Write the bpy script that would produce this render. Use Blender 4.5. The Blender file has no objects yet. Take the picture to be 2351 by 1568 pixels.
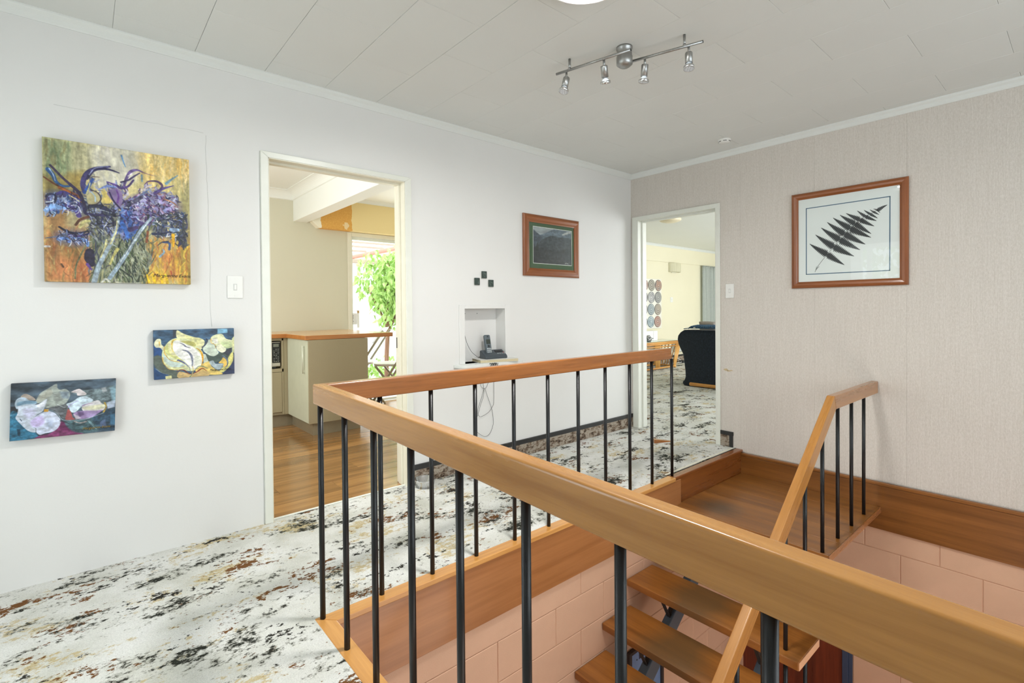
import bpy, bmesh, math, random
import numpy as np
from mathutils import Vector, Matrix

random.seed(7)
S = bpy.context.scene
COL = S.collection
PI = math.pi


def C(r, g, b):
    def f(v):
        v = v / 255.0
        return v / 12.92 if v <= 0.04045 else ((v + 0.055) / 1.055) ** 2.4
    return (f(r), f(g), f(b), 1.0)


# ------------------------------------------------------------------ camera
def make_camera():
    f, cy = 1144.6393, 722.3072
    yaw, pitch, roll = 0.861311109565153, -0.011661426557266414, -0.008384371227093547
    loc = Vector((-3.975816, -2.875831, 1.137111))
    fw = Vector((math.cos(pitch) * math.cos(yaw), math.cos(pitch) * math.sin(yaw), math.sin(pitch)))
    r = fw.cross(Vector((0, 0, 1))).normalized()
    u = r.cross(fw)
    c, s = math.cos(roll), math.sin(roll)
    r2, u2 = c * r + s * u, -s * r + c * u
    cd = bpy.data.cameras.new('camera')
    cd.sensor_width = 36.0
    cd.sensor_fit = 'HORIZONTAL'
    cd.lens = f * 36.0 / 2351.0
    cd.shift_y = -(784.0 - cy) / 2351.0
    cd.clip_start = 0.05
    cd.clip_end = 200
    o = bpy.data.objects.new('camera', cd)
    COL.objects.link(o)
    m = Matrix((r2, u2, -fw)).transposed().to_4x4()
    m.translation = loc
    o.matrix_world = m
    S.camera = o


make_camera()

# ------------------------------------------------------------------ world, exposure, added area lights
S.view_settings.view_transform = 'Standard'
S.view_settings.look = 'None'
S.view_settings.gamma = 1.0
S.view_settings.use_curve_mapping = False
S.view_settings.exposure = 0.12
W = bpy.data.worlds.new('sky')
S.world = W
W.use_nodes = True
W.node_tree.nodes['Background'].inputs[0].default_value = (0.86, 0.94, 1.0, 1)
W.node_tree.nodes['Background'].inputs[1].default_value = 3.2


def area(name, loc, target, sx, sy, power, color):
    l = bpy.data.lights.new(name, 'AREA')
    l.shape = 'RECTANGLE'
    l.size, l.size_y, l.energy, l.color = sx, sy, power, color
    o = bpy.data.objects.new(name, l)
    COL.objects.link(o)
    o.location = loc
    o.rotation_euler = (Vector(target) - Vector(loc)).to_track_quat('-Z', 'Y').to_euler()
    o['kind'] = 'helper'
    return o


# area lamps added to strengthen daylight; the last stands at no window
area('added_area_light', (-2.2, -4.42, 1.45), (-2.2, 0, 1.30), 2.9, 1.5, 12, (0.95, 0.98, 1.0))  # added fill at an invented rear window
area('added_area_light', (-4.88, -0.95, 1.2), (0, -0.9, 0.6), 0.9, 1.7, 7, (0.93, 0.97, 1.0))
area('added_area_light', (-0.47, 2.84, 1.05), (-1.3, 0, 0.7), .72, 1.8, 30, (0.97, 1.0, 0.97))
area('added_area_light', (-4.35, 1.2, 1.5), (0, 1.5, 1.2), 1.4, 1.2, 30, (1.0, 1.0, 0.98))  # added fill at an invented kitchen side window
area('added_area_light', (4.2, -2.9, 1.35), (4.4, 2.7, 0.9), 3.6, 1.8, 135, (0.97, 0.99, 1.0))
area('added_area_light', (-2.0, -3.2, -1.3), (-1.2, -0.9, -1.2), 2.2, 1.6, 24, (1.0, 0.95, 0.88))  # added to brighten the lower stairwell; no window opening here


# ------------------------------------------------------------------ node helpers
class NT:
    def __init__(s, name):
        s.m = bpy.data.materials.new(name)
        s.m.use_nodes = True
        s.t = s.m.node_tree
        s.b = s.t.nodes['Principled BSDF']

    def n(s, kind, **kw):
        nd = s.t.nodes.new('ShaderNode' + kind)
        for k, v in kw.items():
            if k.startswith('i_'):
                key = k[2:]
                key = int(key) if key.isdigit() else key.replace('_', ' ')
                nd.inputs[key].default_value = v
            else:
                setattr(nd, k, v)
        return nd

    def l(s, a, b):
        s.t.links.new(a, b)

    def coord(s, scale=(1, 1, 1), rot=(0, 0, 0), kind='Object', loc=(0, 0, 0)):
        tc = s.n('TexCoord')
        mp = s.n('Mapping')
        mp.inputs['Scale'].default_value = scale
        mp.inputs['Rotation'].default_value = rot
        mp.inputs['Location'].default_value = loc
        s.l(tc.outputs[kind], mp.inputs[0])
        return mp.outputs[0]

    def noise(s, vec, scale=5, detail=4, rough=.55, dist=0.0):
        nd = s.n('TexNoise')
        nd.inputs['Scale'].default_value = scale
        nd.inputs['Detail'].default_value = detail
        nd.inputs['Roughness'].default_value = rough
        nd.inputs['Distortion'].default_value = dist
        s.l(vec, nd.inputs['Vector'])
        return nd.outputs['Fac']

    def ramp(s, fac, stops, interp='LINEAR'):
        nd = s.n('ValToRGB')
        cr = nd.color_ramp
        cr.interpolation = interp
        while len(cr.elements) < len(stops):
            cr.elements.new(0.5)
        for e, (p, c) in zip(cr.elements, stops):
            e.position = p
            e.color = c if len(c) == 4 else (*c, 1)
        s.l(fac, nd.inputs[0])
        return nd.outputs[0]

    def math(s, op, a, b=None):
        nd = s.n('Math', operation=op)
        for i, v in enumerate((a, b)):
            if v is None:
                continue
            if isinstance(v, (int, float)):
                nd.inputs[i].default_value = v
            else:
                s.l(v, nd.inputs[i])
        return nd.outputs[0]

    def mix(s, fac, a, b, blend='MIX'):
        nd = s.n('MixRGB', blend_type=blend)
        for i, v in enumerate((fac, a, b)):
            if isinstance(v, (int, float)):
                nd.inputs[i].default_value = v
            elif isinstance(v, tuple):
                nd.inputs[i].default_value = v
            else:
                s.l(v, nd.inputs[i])
        return nd.outputs[0]

    def bump(s, h, strength=.2, dist=.01):
        nd = s.n('Bump')
        nd.inputs['Strength'].default_value = strength
        nd.inputs['Distance'].default_value = dist
        s.l(h, nd.inputs['Height'])
        s.l(nd.outputs[0], s.b.inputs['Normal'])

    def out(s, col=None, rough=.5, metal=0.0, spec=None, coat=0.0):
        if col is not None:
            if isinstance(col, tuple):
                s.b.inputs['Base Color'].default_value = col
            else:
                s.l(col, s.b.inputs['Base Color'])
        if isinstance(rough, (int, float)):
            s.b.inputs['Roughness'].default_value = rough
        else:
            s.l(rough, s.b.inputs['Roughness'])
        s.b.inputs['Metallic'].default_value = metal
        if spec is not None:
            s.b.inputs['Specular IOR Level'].default_value = spec
        if coat:
            s.b.inputs['Coat Weight'].default_value = coat
            s.b.inputs['Coat Roughness'].default_value = .12
        return s.m


def plain(name, col, rough=.5, metal=0.0, var=.05, scale=12, bump=0.0, bscale=200, spec=None):
    t = NT(name)
    v = t.coord()
    n = t.noise(v, scale, 3)
    c2 = tuple(max(0, x * (1 - var)) for x in col[:3]) + (1,)
    c3 = tuple(min(1, x * (1 + var)) for x in col[:3]) + (1,)
    c = t.ramp(n, [(.3, c2), (.7, c3)])
    if bump:
        t.bump(t.noise(v, bscale, 2), bump, .002)
    return t.out(c, rough, metal, spec)


def wood(name, dark, light, axis='x', rough=.28, coat=.25, gs=1.0, rand=False, worn=None, fig=.5, tilt=0.0):
    """grain runs along the given axis of object space"""
    t = NT(name)
    k = 1.3 * gs
    q = 26 * gs
    sc = {'x': (k, q, q), 'y': (q, k, q), 'z': (q, q, k)}[axis]
    tc = t.n('TexCoord')
    vec = tc.outputs['Object']
    if rand:
        oi = t.n('ObjectInfo')
        ad = t.n('VectorMath', operation='ADD')
        sc2 = t.n('VectorMath', operation='SCALE')
        cx = t.n('CombineXYZ')
        for i in range(3):
            t.l(oi.outputs['Random'], cx.inputs[i])
        t.l(cx.outputs[0], sc2.inputs[0])
        sc2.inputs['Scale'].default_value = 37.0
        t.l(vec, ad.inputs[0])
        t.l(sc2.outputs[0], ad.inputs[1])
        vec = ad.outputs[0]
    if tilt:
        m0 = t.n('Mapping')
        m0.inputs['Rotation'].default_value = (0, tilt, 0)
        t.l(vec, m0.inputs[0])
        vec = m0.outputs[0]
    mp = t.n('Mapping')
    mp.inputs['Scale'].default_value = sc
    t.l(vec, mp.inputs[0])
    v = mp.outputs[0]
    a = t.noise(v, 1.0, 6, .6, .3)
    b = t.noise(v, 4.5, 4, .6, .2)
    c = t.noise(v, .35, 2, .5, .5)
    f = t.math('ADD', t.math('MULTIPLY', a, .55), t.math('MULTIPLY', b, .2))
    f = t.math('ADD', f, t.math('MULTIPLY', c, .3))
    w = fig * .28
    col = t.ramp(f, [(.52 - w, dark), (.52 + w, light)])
    if rand:
        br = t.math('ADD', t.math('MULTIPLY', oi.outputs['Random'], .5), .72)
        hs = t.n('HueSaturation')
        t.l(col, hs.inputs['Color'])
        t.l(br, hs.inputs['Value'])
        col = hs.outputs[0]
    if worn:
        wc, (sx, sy, sz), (lx, ly, lz) = worn      # foot-worn patch: colour, ellipse radii, centre
        ln = t.n('VectorMath', operation='LENGTH')
        t.l(t.coord((1 / sx, 1 / sy, 1 / sz), loc=(-lx / sx, -ly / sy, -lz / sz)), ln.inputs[0])
        wd = t.math('ADD', ln.outputs['Value'], t.math('MULTIPLY', t.math('SUBTRACT', c, .5), .9))
        col = t.mix(t.math('MULTIPLY', t.ramp(wd, [(.35, (1, 1, 1)), (1.0, (0, 0, 0))]), .7), col, wc)
    t.bump(b, .08, .001)
    return t.out(col, t.math('ADD', t.math('MULTIPLY', a, .15), rough - .07), coat=coat)


# ------------------------------------------------------------------ mesh helper
class MB:
    def __init__(s):
        s.bm = bmesh.new()

    def _bev(s, verts, bev, seg, filt=None):
        if not bev:
            return
        vs = set(verts)
        es = [e for e in s.bm.edges if e.verts[0] in vs and e.verts[1] in vs and (filt is None or filt(e))]
        bmesh.ops.bevel(s.bm, geom=es, offset=bev, segments=seg, profile=.5, affect='EDGES', clamp_overlap=True)

    def box(s, x0, x1, y0, y1, z0, z1, bev=0.0, seg=2, mat=None):
        x0, x1 = min(x0, x1), max(x0, x1)
        y0, y1 = min(y0, y1), max(y0, y1)
        z0, z1 = min(z0, z1), max(z0, z1)
        vs = [s.bm.verts.new(p) for p in ((x0, y0, z0), (x1, y0, z0), (x1, y1, z0), (x0, y1, z0),
                                          (x0, y0, z1), (x1, y0, z1), (x1, y1, z1), (x0, y1, z1))]
        for f in ((3, 2, 1, 0), (4, 5, 6, 7), (0, 1, 5, 4), (1, 2, 6, 5), (2, 3, 7, 6), (3, 0, 4, 7)):
            s.bm.faces.new([vs[i] for i in f])
        if mat is not None:
            for v in vs:
                v.co = mat @ v.co
        s._bev(vs, bev, seg)
        return s

    def prism(s, pts, axis, a, b, bev=0.0, seg=2, filt=None, mat=None):
        """polygon pts (2D) extruded along axis from a to b. x:(y,z) y:(x,z) z:(x,y)"""
        def P(p, w):
            return {'x': (w, p[0], p[1]), 'y': (p[0], w, p[1]), 'z': (p[0], p[1], w)}[axis]
        A = [s.bm.verts.new(P(p, a)) for p in pts]
        B = [s.bm.verts.new(P(p, b)) for p in pts]
        n = len(pts)
        fs = [s.bm.faces.new(A), s.bm.faces.new(B[::-1])]
        for i in range(n):
            fs.append(s.bm.faces.new((A[i], B[i], B[(i + 1) % n], A[(i + 1) % n])))
        bmesh.ops.recalc_face_normals(s.bm, faces=fs)
        if mat is not None:
            for v in A + B:
                v.co = mat @ v.co
        s._bev(A + B, bev, seg, filt)
        return s

    def hexa(s, bot, top, bev=0.0, seg=2, filt=None):
        vs = [s.bm.verts.new(p) for p in list(bot) + list(top)]
        fs = [s.bm.faces.new([vs[i] for i in f]) for f in ((3, 2, 1, 0), (4, 5, 6, 7), (0, 1, 5, 4), (1, 2, 6, 5), (2, 3, 7, 6), (3, 0, 4, 7))]
        bmesh.ops.recalc_face_normals(s.bm, faces=fs)
        s._bev(vs, bev, seg, filt)
        return s

    def cyl(s, p0, p1, r, n=16, r2=None, cap=True):
        p0, p1 = Vector(p0), Vector(p1)
        r2 = r if r2 is None else r2
        d = (p1 - p0).normalized()
        a = d.orthogonal().normalized()
        b = d.cross(a)
        R0, R1 = [], []
        for i in range(n):
            t = 2 * PI * i / n
            o = a * math.cos(t) + b * math.sin(t)
            R0.append(s.bm.verts.new(p0 + o * r))
            R1.append(s.bm.verts.new(p1 + o * r2))
        for i in range(n):
            j = (i + 1) % n
            f = s.bm.faces.new((R0[i], R0[j], R1[j], R1[i]))
            f.smooth = True
        if cap:
            s.bm.faces.new(R0[::-1])
            s.bm.faces.new(R1)
        return s

    def lathe(s, prof, origin=(0, 0, 0), axis=(0, 0, 1), n=28, cap=True):
        """prof: list of (radius, height) along axis"""
        o = Vector(origin)
        d = Vector(axis).normalized()
        a = d.orthogonal().normalized()
        b = d.cross(a)
        rings = []
        for r, h in prof:
            if r < 1e-6:
                rings.append([s.bm.verts.new(o + d * h)])
            else:
                rings.append([s.bm.verts.new(o + d * h + (a * math.cos(2 * PI * i / n) + b * math.sin(2 * PI * i / n)) * r) for i in range(n)])
        for A, B in zip(rings, rings[1:]):
            for i in range(n):
                j = (i + 1) % n
                if len(A) == 1 and len(B) == 1:
                    continue
                if len(A) == 1:
                    f = s.bm.faces.new((A[0], B[j], B[i]))
                elif len(B) == 1:
                    f = s.bm.faces.new((A[i], A[j], B[0]))
                else:
                    f = s.bm.faces.new((A[i], A[j], B[j], B[i]))
                f.smooth = True
        if cap:
            if len(rings[0]) > 1:
                s.bm.faces.new(rings[0][::-1])
            if len(rings[-1]) > 1:
                s.bm.faces.new(rings[-1])
        return s

    def tube(s, pts, r, n=8, close=False):
        pts = [Vector(p) for p in pts]
        rings = []
        prev = None
        m = len(pts)
        for i, p in enumerate(pts):
            d = (pts[min(i + 1, m - 1)] - pts[max(i - 1, 0)]).normalized()
            if prev is None:
                a = d.orthogonal().normalized()
            else:
                a = (prev - d * prev.dot(d)).normalized()
            prev = a
            b = d.cross(a)
            rings.append([s.bm.verts.new(p + (a * math.cos(2 * PI * k / n) + b * math.sin(2 * PI * k / n)) * r) for k in range(n)])
        for A, B in zip(rings, rings[1:]):
            for i in range(n):
                f = s.bm.faces.new((A[i], A[(i + 1) % n], B[(i + 1) % n], B[i]))
                f.smooth = True
        s.bm.faces.new(rings[0][::-1])
        s.bm.faces.new(rings[-1])
        return s

    def quad(s, *pts):
        s.bm.faces.new([s.bm.verts.new(p) for p in pts])
        return s

    def mesh(s, name, mat, off=(0, 0, 0), smooth=False):
        me = bpy.data.meshes.new(name)
        bmesh.ops.translate(s.bm, verts=s.bm.verts, vec=Vector(off))
        if smooth:
            for f in s.bm.faces:
                f.smooth = True
        s.bm.to_mesh(me)
        s.bm.free()
        if mat:
            for m in (mat if isinstance(mat, (list, tuple)) else [mat]):
                me.materials.append(m)
        return me

    def build(s, name, mat, parent=None, smooth=False, local=False):
        """world-space geometry; local=True when already in the parent's space"""
        if parent is None and not local:
            xs = [v.co for v in s.bm.verts]
            c = Vector(((min(v.x for v in xs) + max(v.x for v in xs)) / 2,
                        (min(v.y for v in xs) + max(v.y for v in xs)) / 2, min(v.z for v in xs)))
        elif local:
            c = Vector((0, 0, 0))
        else:
            c = world_origin(parent)
        me = s.mesh(name, mat, -c, smooth)
        o = bpy.data.objects.new(name, me)
        COL.objects.link(o)
        if parent is not None:
            o.parent = parent
        else:
            o.location = c
        return o


def wn(o):
    m = o.modifiers.new('weighted', 'WEIGHTED_NORMAL')
    m.weight = 100
    return o


def world_origin(o):
    v = Vector((0, 0, 0))
    while o is not None:
        v = v + Vector(o.location)
        o = o.parent
    return v


def thing(name, label, cat, loc, rotz=0.0, group=None):
    o = bpy.data.objects.new(name, None)
    o.empty_display_size = .05
    COL.objects.link(o)
    o.location = loc
    o.rotation_euler = (0, 0, rotz)
    return tag(o, label, cat, group)


def tag(o, label, cat, group=None, kind=None):
    o['label'] = label
    o['category'] = cat
    if group:
        o['group'] = group
    if kind:
        o['kind'] = kind
    return o


def struct(o, label, cat):
    return tag(o, label, cat, None, 'structure')


def piece(name, me, loc, parent):
    o = bpy.data.objects.new(name, me)
    COL.objects.link(o)
    o.parent = parent
    o.location = Vector(loc) - world_origin(parent)
    return o


def smooth_path(pts, k=8):
    P = [Vector(p) for p in pts]
    P = [2 * P[0] - P[1]] + P + [2 * P[-1] - P[-2]]
    out = []
    for i in range(1, len(P) - 2):
        for j in range(k):
            t = j / k
            a, b, c, d = P[i - 1], P[i], P[i + 1], P[i + 2]
            out.append(.5 * ((2 * b) + (c - a) * t + (2 * a - 5 * b + 4 * c - d) * t * t + (3 * b - a - 3 * c + d) * t ** 3))
    out.append(P[-2])
    return out


# ------------------------------------------------------------------ materials
def mat_wall_paint(name, base, var=.03):
    t = NT(name)
    v = t.coord()
    n = t.noise(v, 1.6, 4)
    c2 = tuple(x * (1 - var) for x in base[:3]) + (1,)
    col = t.ramp(n, [(.3, c2), (.7, base)])
    t.bump(t.noise(v, 90, 3), .12, .002)
    return t.out(col, .55, spec=.3)


def mat_wallpaper():
    t = NT('stipple_wallpaper')
    a = t.noise(t.coord((150, 150, 60)), 1, 3, .6)
    b = t.noise(t.coord((230, 230, 5)), 1, 2, .6)
    c = t.noise(t.coord((1, 1, 1)), 330, 2, .7)
    f = t.math('ADD', t.math('MULTIPLY', b, .22), t.math('ADD', t.math('MULTIPLY', a, .4), t.math('MULTIPLY', c, .4)))
    col = t.ramp(f, [(.40, C(200, 193, 184)), (.62, C(219, 213, 206))])
    t.bump(f, .2, .0015)
    return t.out(col, .62, spec=.25)


def mat_carpet():
    t = NT('patterned_carpet')
    rot = (0, 0, .10)

    def layer(sx, sy, off, jag, lo, hi):
        big = t.noise(t.coord((sx, sy, sy), rot, loc=off), 1.0, 2, .5, .3)
        m = t.math('ADD', big, t.math('MULTIPLY', t.math('SUBTRACT', jag, .5), .95))
        return t.ramp(m, [(lo, (0, 0, 0)), (hi, (1, 1, 1))])
    jag = t.noise(t.coord((34, 46, 46), rot), 1.0, 5, .70)
    jag2 = t.noise(t.coord((32, 46, 46), rot, loc=(5, 2, 1)), 1.0, 5, .70)
    base = t.ramp(t.noise(t.coord(), 4.5, 4), [(.3, C(204, 204, 194)), (.55, C(228, 228, 223)), (.75, C(236, 236, 234))])
    c = t.mix(t.math('MULTIPLY', layer(3.4, 6.0, (17, 9, 3), jag2, .605, .69), .7), base, C(194, 170, 104))
    c = t.mix(t.math('MULTIPLY', layer(3.2, 7.0, (3, 8, 2), jag, .575, .64), .6), c, C(112, 110, 94))
    c = t.mix(layer(3.3, 6.4, (7, 3, 0), jag2, .665, .70), c, C(120, 82, 48))
    c = t.mix(layer(3.2, 7.0, (3, 8, 2), jag, .655, .685), c, C(50, 52, 46))
    c = t.mix(layer(3.6, 7.4, (29, 11, 5), jag, .665, .695), c, C(54, 52, 46))
    pile = t.noise(t.coord(), 230, 3, .7)
    tuft = t.noise(t.coord(), 42, 3, .6)
    c = t.mix(.6, c, t.mix(1.0, c, t.ramp(pile, [(.3, (.7, .7, .7)), (.65, (1.1, 1.1, 1.1))]), 'MULTIPLY'))
    t.bump(t.math('ADD', pile, t.math('MULTIPLY', tuft, 1.2)), .7, .006)
    return t.out(c, .95, spec=.1)


def mat_block(name, base):
    t = NT(name)
    v = t.coord()
    n = t.noise(v, 160, 4, .7)
    m = t.noise(v, 6, 3)
    col = t.ramp(m, [(.3, tuple(x * .93 for x in base[:3]) + (1,)), (.7, base)])
    t.bump(n, .35, .003)
    return t.out(col, .6, spec=.35)


def mat_black_tube():
    t = NT('chipped_black_enamel')
    v = t.coord((60, 60, 22))
    n = t.noise(v, 1.4, 5, .75)
    chips = t.ramp(n, [(.70, (0, 0, 0)), (.73, (1, 1, 1))])
    col = t.mix(chips, C(17, 19, 22), C(96, 100, 102))
    t.bump(n, .08, .001)
    return t.out(col, .36, spec=.45)


def mat_brushed(name='brushed_nickel', col=(.46, .465, .46, 1), rough=.38):
    t = NT(name)
    n = t.noise(t.coord((200, 200, 6)), 1, 3)
    c = t.ramp(n, [(.3, tuple(x * .8 for x in col[:3]) + (1,)), (.7, col)])
    return t.out(c, rough, 1.0)


def mat_glass(name='picture_glass'):
    t = NT(name)
    for nd in list(t.t.nodes):
        if nd.type == 'BSDF_PRINCIPLED':
            t.t.nodes.remove(nd)
    o = [n for n in t.t.nodes if n.type == 'OUTPUT_MATERIAL'][0]
    tr = t.n('BsdfTransparent')
    tr.inputs[0].default_value = (.97, .985, .98, 1)
    gl = t.n('BsdfGlossy')
    gl.inputs['Roughness'].default_value = .0
    fr = t.n('Fresnel')
    fr.inputs['IOR'].default_value = 1.5
    mx = t.n('MixShader')
    geo = t.n('NewGeometry')
    fac = t.math('MULTIPLY', fr.outputs[0], t.math('SUBTRACT', 1.0, geo.outputs['Backfacing']))
    t.l(fac, mx.inputs[0])
    t.l(tr.outputs[0], mx.inputs[1])
    t.l(gl.outputs[0], mx.inputs[2])
    t.l(mx.outputs[0], o.inputs[0])
    return t.m


def mat_emit(name, col, strength):
    t = NT(name)
    n = t.noise(t.coord(), 20, 2)
    c = t.ramp(n, [(.3, tuple(x * .97 for x in col[:3]) + (1,)), (.7, col)])
    t.l(c, t.b.inputs['Emission Color'])
    t.b.inputs['Emission Strength'].default_value = strength
    return t.out(col, .4)


def mat_vcol(name, rough=.45, bump=.25, coat=0):
    t = NT(name)
    a = t.n('VertexColor')
    a.layer_name = 'paint'
    v = t.coord()
    n = t.noise(v, 420, 3, .7)
    t.bump(n, bump, .001)
    col = t.mix(.18, a.outputs[0], t.mix(1.0, a.outputs[0], t.ramp(n, [(.3, (.7, .7, .7)), (.7, (1.15, 1.15, 1.15))]), 'MULTIPLY'))
    return t.out(col, rough, coat=coat)


def mat_upstand():
    t = NT('soiled_carpet_upstand')
    a = t.noise(t.coord((16, 16, 30)), 1.0, 5, .7)
    b = t.noise(t.coord(loc=(4, 1, 2)), 30, 4, .7)
    c = t.ramp(a, [(.36, C(58, 50, 44)), (.46, C(128, 110, 94)), (.56, C(176, 166, 152)), (.7, C(150, 132, 112))])
    c = t.mix(t.ramp(b, [(.60, (0, 0, 0)), (.66, (1, 1, 1))]), c, C(70, 58, 46))
    t.bump(t.noise(t.coord(), 120, 3, .7), .9, .008)
    return t.out(c, .95, spec=.1)


M = dict(
    upstand=mat_upstand(),
    wallA=mat_wall_paint('white_wall_paint', C(227, 227, 225)),
    wallpaper=mat_wallpaper(),
    tile=mat_wall_paint('ceiling_tile_paint', C(222, 224, 221), .02),
    seam=plain('ceiling_gap', C(190, 190, 184), .9),
    cornice=mat_wall_paint('cornice_gloss', C(224, 227, 224), .01),
    trim=plain('gloss_white_trim', C(228, 230, 221), .3, var=.02),
    trim_warm=plain('cream_trim', C(228, 224, 206), .4, var=.03),
    carpet=mat_carpet(),
    rail_x=wood('rimu_rail_along', C(126, 74, 32), C(180, 114, 56), 'x', .25, .4),
    rail_y=wood('rimu_rail_across', C(156, 104, 44), C(198, 142, 72), 'y', .25, .4),
    rail_s=wood('rimu_stair_rail', C(150, 98, 40), C(194, 136, 66), 'x', .28, .3, .8, tilt=math.atan(.745)),
    rail_h=wood('rimu_stair_rail_level', C(146, 98, 56), C(184, 132, 84), 'x', .28, .3, .8),
    nose_x=wood('rimu_nosing_along', C(188, 128, 62), C(222, 166, 96), 'x', .3, .3),
    nose_y=wood('rimu_nosing_across', C(180, 122, 58), C(216, 158, 88), 'y', .3, .3),
    fascia=wood('rimu_fascia', C(134, 80, 40), C(196, 136, 84), 'x', .3, .3, .45, fig=.75),
    step=wood('rimu_step', C(112, 60, 22), C(156, 92, 42), 'x', .28, .35, .6),
    skirt=wood('rimu_skirting', C(108, 64, 22), C(148, 94, 42), 'y', .35, .2, .7),
    landing=wood('rimu_landing', C(110, 66, 24), C(154, 100, 44), 'y', .36, .12, .7, worn=(C(70, 58, 44), (.17, .20, 9), (.22, .24, 0))),
    tread=wood('rimu_tread', C(108, 62, 22), C(158, 100, 44), 'y', .34, .15, .7, worn=(C(88, 70, 46), (50, .22, 50), (0, .03, 0))),
    frame=wood('picture_frame_wood', C(118, 63, 26), C(152, 88, 43), 'y', .35, .2, 1.2),
    framez=wood('picture_frame_wood_upright', C(118, 63, 26), C(152, 88, 43), 'z', .35, .2, 1.2),
    framex=wood('picture_frame_wood_level', C(118, 63, 26), C(152, 88, 43), 'x', .35, .2, 1.2),
    black=plain('black_strip', C(38, 38, 38), .5),
    tube=mat_black_tube(),
    block=mat_block('peach_block_paint', C(216, 176, 148)),
    mortar=plain('peach_mortar', C(206, 164, 136), .7),
    nickel=mat_brushed(),
    chrome=mat_brushed('bright_chrome', (.72, .73, .74, 1), .16),
    glass=mat_glass(),
    whiteplastic=plain('white_plastic', C(232, 232, 228), .35, var=.01),
    steelblue=plain('blue_grey_enamel', C(92, 108, 122), .4),
    floorlow=plain('lower_floor_vinyl', C(186, 160, 134), .6),
    kwall=mat_wall_paint('kitchen_beige_paint', C(214, 211, 190)),
    kceil=mat_wall_paint('kitchen_white_paint', C(238, 240, 234), .01),
    cab=plain('taupe_laminate', C(160, 148, 118), .45, var=.06, scale=300),
    cabdoor=plain('sage_grey_laminate', C(196, 198, 174), .35, var=.03),
    kick=plain('steel_kick', C(150, 140, 116), .3, .3),
    kplank=wood('kitchen_plank', C(98, 64, 30), C(186, 138, 80), 'x', .22, .35, .8, rand=True, fig=.8),
    top=wood('timber_worktop', C(190, 134, 74), C(222, 172, 110), 'x', .25, .4, 1.0),
    topedge=wood('timber_worktop_edge', C(158, 96, 42), C(192, 128, 66), 'x', .3, .3, 1.0),
    lwall=mat_wall_paint('living_cream_paint', C(234, 228, 202)),
    lceil=mat_wall_paint('living_ceiling_paint', C(240, 242, 238), .02),
    dark=plain('dark_plastic', C(40, 44, 46), .35),
)

exec_order = []
# ================================================================== STRUCTURE: hall shell
H = 2.4
OA = (-3.219, -2.409, 1.955)      # kitchen doorway x0, x1, head
OB = (-0.845, -0.080, 1.958)      # living doorway y0, y1, head
NI = (-1.948, -1.580, .752, 1.140)  # telephone niche
WT = 0.115                        # partition thickness

w = MB()
w.box(-4.95, OA[0], 0, WT, -.25, H)
w.box(OA[0], OA[1], 0, WT, OA[2], H)
w.box(OA[1], NI[0], 0, WT, -.25, H)
w.box(NI[0], NI[1], 0, WT, -.25, NI[2])
w.box(NI[0], NI[1], 0, WT, NI[3], H)
w.box(NI[0], NI[1], .105, WT, NI[2], NI[3])
w.box(NI[1], 0, 0, WT, -.25, H)
wall_left = struct(w.build('wall_left', M['wallA']), 'white painted hall wall with the kitchen doorway and telephone niche', 'wall')

# fine cracks of the plaster round a filled-in doorway: real thin grooves proud by a hair
t_crack = plain('plaster_crack', C(196, 198, 194), .8)
cr = MB()
for a, b in (((-4.06, 2.023), (-3.515, 2.022)), ((-3.506, 2.015), (-3.500, 1.735)), ((-3.500, 1.735), (-3.492, 1.06))):
    n = 9
    pts = []
    for i in range(n + 1):
        t = i / n
        pts.append((a[0] + (b[0] - a[0]) * t + random.uniform(-.003, .003), -.0003, a[1] + (b[1] - a[1]) * t + random.uniform(-.003, .003)))
    cr.tube(pts, .0007, 4)
cr.build('crack', t_crack, wall_left)

# right wall: timber frame behind wallpapered panels
w = MB()
w.box(.004, WT, OB[1], 0, -.02, H)
w.box(.004, WT, OB[0], OB[1], OB[2], H)
w.box(.004, WT, -4.5, OB[0], -.02, H)
w.box(.004, WT, -4.5, 0, -.32, -.02)
wall_right = struct(w.build('wall_right', M['wallpaper']), 'stippled beige wallpapered wall with the living room doorway and fern picture', 'wall')
seams = [0, -.52, -1.046, -1.576, -2.105, -2.634, -3.163, -3.692, -4.22, -4.5]
for a, b in zip(seams, seams[1:]):
    p = MB()
    y1, y0 = a - .0003, b + .0003
    if y0 > OB[0] - 0:      # wholly above the doorway or at its jamb
        segs = [(max(y0, OB[0]), min(y1, OB[1]), OB[2])]
        if y1 > OB[1]:
            segs.append((OB[1], y1, -.02))
        for q0, q1, zz in segs:
            p.box(0, .004, q0, q1, zz, H)
    elif y1 > OB[0]:
        p.box(0, .004, y0, OB[0], -.02, H)
        p.box(0, .004, OB[0], y1, OB[2], H)
    else:
        p.box(0, .004, y0, y1, -.02, H)
    p.build('wall_panel', M['wallpaper'], wall_right)

sc_ = MB()
for (y_, z_, a_, b_) in ((-.925, .625, .020, .010), (-.945, .618, .016, .007), (-.968, .622, .012, .006)):
    sc_.prism([(y_ + a_ * math.cos(q * PI / 5) * random.uniform(.7, 1.2), z_ + b_ * math.sin(q * PI / 5) * random.uniform(.6, 1.2)) for q in range(10)], 'x', -.0006, .0)
sc_.build('scuff_mark', plain('tan_scuff', C(196, 176, 140), .9, scale=200, var=.1), wall_right)

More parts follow.
